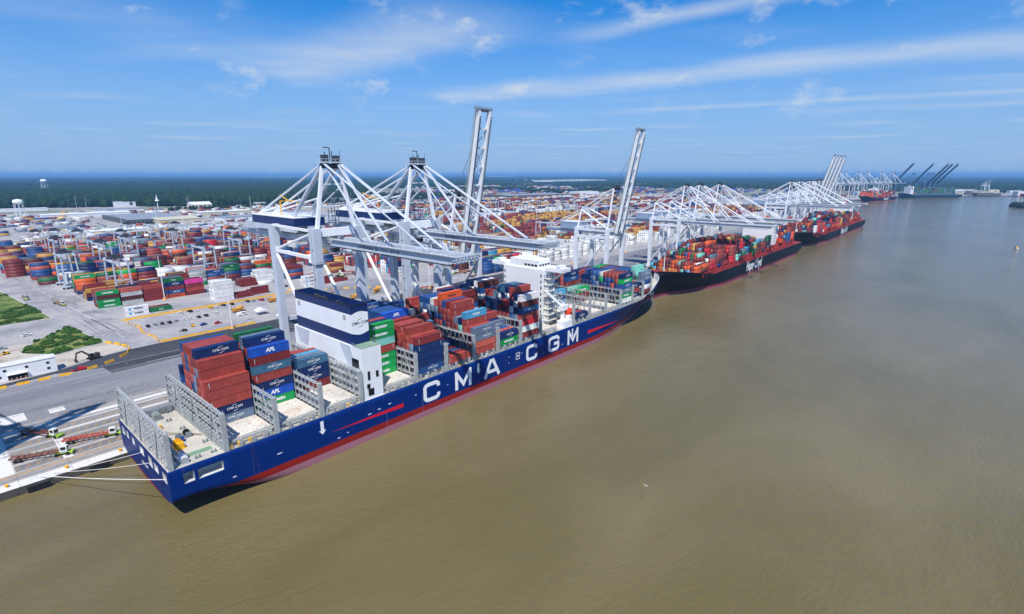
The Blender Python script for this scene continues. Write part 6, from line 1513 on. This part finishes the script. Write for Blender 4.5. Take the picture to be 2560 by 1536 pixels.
def crowns(name, P, r, h, mat, label, seg=6, jit=.28):
    n = len(P); rings = np.array([(0.55, 0.0), (1.0, .38), (.72, .78), (0.0, 1.0)]); V = []
    ang = np.arange(seg) * 2 * math.pi / seg
    rot = rng.uniform(0, 6.28, n)
    vs = []
    for ri, (rr, zz) in enumerate(rings[:3]):
        a = ang[None] + rot[:, None] + ri * .5; q = rr * r[:, None] * rng.uniform(1 - jit, 1 + jit, (n, seg))
        vs.append(np.stack([P[:, 0:1] + q * np.cos(a), P[:, 1:2] + q * np.sin(a), P[:, 2:3] + h[:, None] * (zz + rng.uniform(-.08, .08, (n, seg)))], -1))
    top = np.stack([P[:, 0] + r * rng.uniform(-.2, .2, n), P[:, 1] + r * rng.uniform(-.2, .2, n), P[:, 2] + h], -1)[:, None]
    V = np.concatenate(vs + [top], 1); nv = 3 * seg + 1
    F = []
    for ri in range(2):
        for i in range(seg): a, b = ri * seg + i, ri * seg + (i + 1) % seg; F += [(a, b, b + seg), (a, b + seg, a + seg)]
    for i in range(seg): F.append((2 * seg + i, 2 * seg + (i + 1) % seg, 3 * seg))
    F = np.array(F, dtype=np.int32); Q = (np.arange(n, dtype=np.int32)[:, None, None] * nv + F[None]).reshape(-1); nf = n * len(F)
    me = bpy.data.meshes.new(name); me.vertices.add(n * nv); me.vertices.foreach_set('co', V.astype(np.float32).ravel()); me.loops.add(nf * 3); me.loops.foreach_set('vertex_index', Q); me.polygons.add(nf); me.polygons.foreach_set('loop_start', np.arange(nf, dtype=np.int32) * 3)
    tint = np.clip(rng.normal(.45, .22, n), 0, 1); ta = me.attributes.new('tint', 'FLOAT', 'POINT'); ta.data.foreach_set('value', np.repeat(tint, nv).astype(np.float32))
    me.materials.append(mat); me.update(calc_edges=True); o = link(name, me); return tag(o, label, 'woodland', kind='stuff')
def scatter(n, x0, x1, y0, y1, keep):
    x = rng.uniform(x0, x1, n); y = rng.uniform(y0, y1, n); k = keep(x, y); return x[k], y[k]
front_edge = lambda x: np.interp(x, [-200, 150, 360, 540, 850, 1000, 1400, 2000, 2600, 4000], [1990, 1960, 1830, 1690, 1600, 1640, 2050, 3050, 3300, 3300])
x, y = scatter(52000, 60, 3200, 1560, 4300, lambda x, y: (y > front_edge(x)) & (x / y < 1.05) & (x / y > .08))
P = np.stack([x, y, np.full_like(x, QZ)], -1); r = rng.uniform(7, 13, len(x)) * (1 + (y - 1600) / 6000); h = rng.uniform(13, 23, len(x)); P[:, 2] += 1
P1 = P; r1 = r; h1 = h
x, y = scatter(9000, 1300, 4600, 1500, 3600, lambda x, y: (np.sin(x * .006) + np.cos(y * .009 + x * .002) > .55) & (x / y > .6) & (x > 900))
P2 = np.stack([x, y, np.full_like(x, QZ)], -1)
x, y = scatter(16000, 2400, 7500, -700, 3400, lambda x, y: (x > 3300 + (300 - y) * .12 + 200) & (y / x < .75))
P3 = np.stack([x, y, np.full_like(x, QZ)], -1)
x, y = scatter(2600, 430, 1300, 1480, 1640, lambda x, y: np.abs(y - (1530 + .04 * (x - 600))) < 14)
P4 = np.stack([x, y, np.full_like(x, QZ)], -1)
x, y = scatter(900, 1960, 2750, 1400, 1760, lambda x, y: (np.hypot((x - 2110) / 110, (y - 1660) / 45) < 1) | (np.hypot((x - 2480) / 170, (y - 1570) / 50) < 1))
P5 = np.stack([x, y, np.full_like(x, QZ)], -1)
Pa = np.concatenate([P1, P2, P3, P4, P5]); ra = np.concatenate([r1, rng.uniform(6, 12, len(P2)), rng.uniform(10, 20, len(P3)), rng.uniform(2.5, 4, len(P4)), rng.uniform(8, 14, len(P5))]); ha = np.concatenate([h1, rng.uniform(9, 18, len(P2)), rng.uniform(13, 24, len(P3)), rng.uniform(6, 11, len(P4)), rng.uniform(16, 26, len(P5))])
crowns('woodland', Pa, ra, ha, wood_m, 'dense dark green woods stretching behind the port to the hazy horizon')
# coarse canopy far out
x, y = scatter(26000, 200, 17000, 4200, 17000, lambda x, y: (x / y > .08) & (x / y < 6))
Pf = np.stack([x, y, np.full_like(x, QZ + 2)], -1); 
x2, y2 = scatter(9000, 7000, 18000, -2500, 4200, lambda x, y: x > 0)
Pf = np.concatenate([Pf, np.stack([x2, y2, np.full_like(x2, QZ + 2)], -1)])
d_ = np.hypot(Pf[:, 0], Pf[:, 1]); crowns('far_woodland', Pf, 14 + d_ * .0035, rng.uniform(14, 24, len(Pf)), wood_m, 'the farthest belt of woods fading blue at the horizon', seg=5)
# shrubs on the two green plots
def in_poly(x, y, pl):
    k = np.zeros(len(x), bool); n = len(pl)
    for i in range(n):
        (xa, ya), (xb, yb) = pl[i], pl[(i + 1) % n]
        c = ((ya > y) != (yb > y)) & (x < (xb - xa) * (y - ya) / (yb - ya + 1e-9) + xa); k ^= c
    return k
def thicket(n, box, pl, nc, cr, thr):
    cx, cy = rng.uniform(box[0], box[1], nc), rng.uniform(box[2], box[3], nc); ca, cs = rng.uniform(.35, 1, nc), rng.uniform(*cr, nc)
    x, y = scatter(n, *box, lambda x, y: in_poly(x, y, pl))
    l = np.zeros(len(x))
    for i in range(nc): l = np.maximum(l, ca[i] * np.exp(-((x - cx[i]) ** 2 + (y - cy[i]) ** 2) / cs[i] ** 2))
    k = l > thr + rng.uniform(0, .18, len(x)); return x[k], y[k], l[k]
t1 = thicket(60000, (18, 58, 330, 400), g2, 120, (1.0, 3.4), .26); t2 = thicket(60000, (10, 50, 428, 610), g1, 60, (2.0, 8.0), .25)
x, y, lump = (np.concatenate(q) for q in zip(t1, t2))
crowns('shrubs', np.stack([x, y, np.full_like(x, QZ + .05) + lump * 1.0 * rng.uniform(.2, 1, len(x))], -1), rng.uniform(.14, .38, len(x)), rng.uniform(.25, .8, len(x)) * (.5 + lump), shrub_m, 'rough green shrubs and weeds covering the plots beside the road', seg=5, jit=.45)
# island at the right edge
isl = tag(MB().quad(*[(2120 + 55 * math.cos(a) * 1.6, -88 + 26 * math.sin(a), .4) for a in [2 * math.pi * i / 18 for i in range(18)]]).build('island', grass_m), kind='structure')
a = rng.uniform(0, 6.28, 260); q = np.sqrt(rng.uniform(0, 1, 260)); crowns('island_trees', np.stack([2120 + 80 * q * np.cos(a), -88 + 22 * q * np.sin(a), np.full(260, .4)], -1), rng.uniform(3, 6, 260), rng.uniform(5, 13, 260), wood_m, 'low green trees covering the small island at the right edge')
# ------------------------------------------------------------------ haze
hz = bpy.data.materials.new('haze'); hz.use_nodes = True; t = hz.node_tree; t.nodes.clear()
pv = N(t, 'ShaderNodeVolumePrincipled'); pv.inputs['Color'].default_value = HAZE_COL; pv.inputs['Density'].default_value = HAZE_D; pv.inputs['Anisotropy'].default_value = 0.0
ou = N(t, 'ShaderNodeOutputMaterial'); t.links.new(pv.outputs[0], ou.inputs['Volume'])
o = MB().box(-15000, 53000, -31000, 53000, -3.5, 136).build('haze', hz); tag(o, 'thin blue summer haze over the river and port', 'haze', kind='stuff')
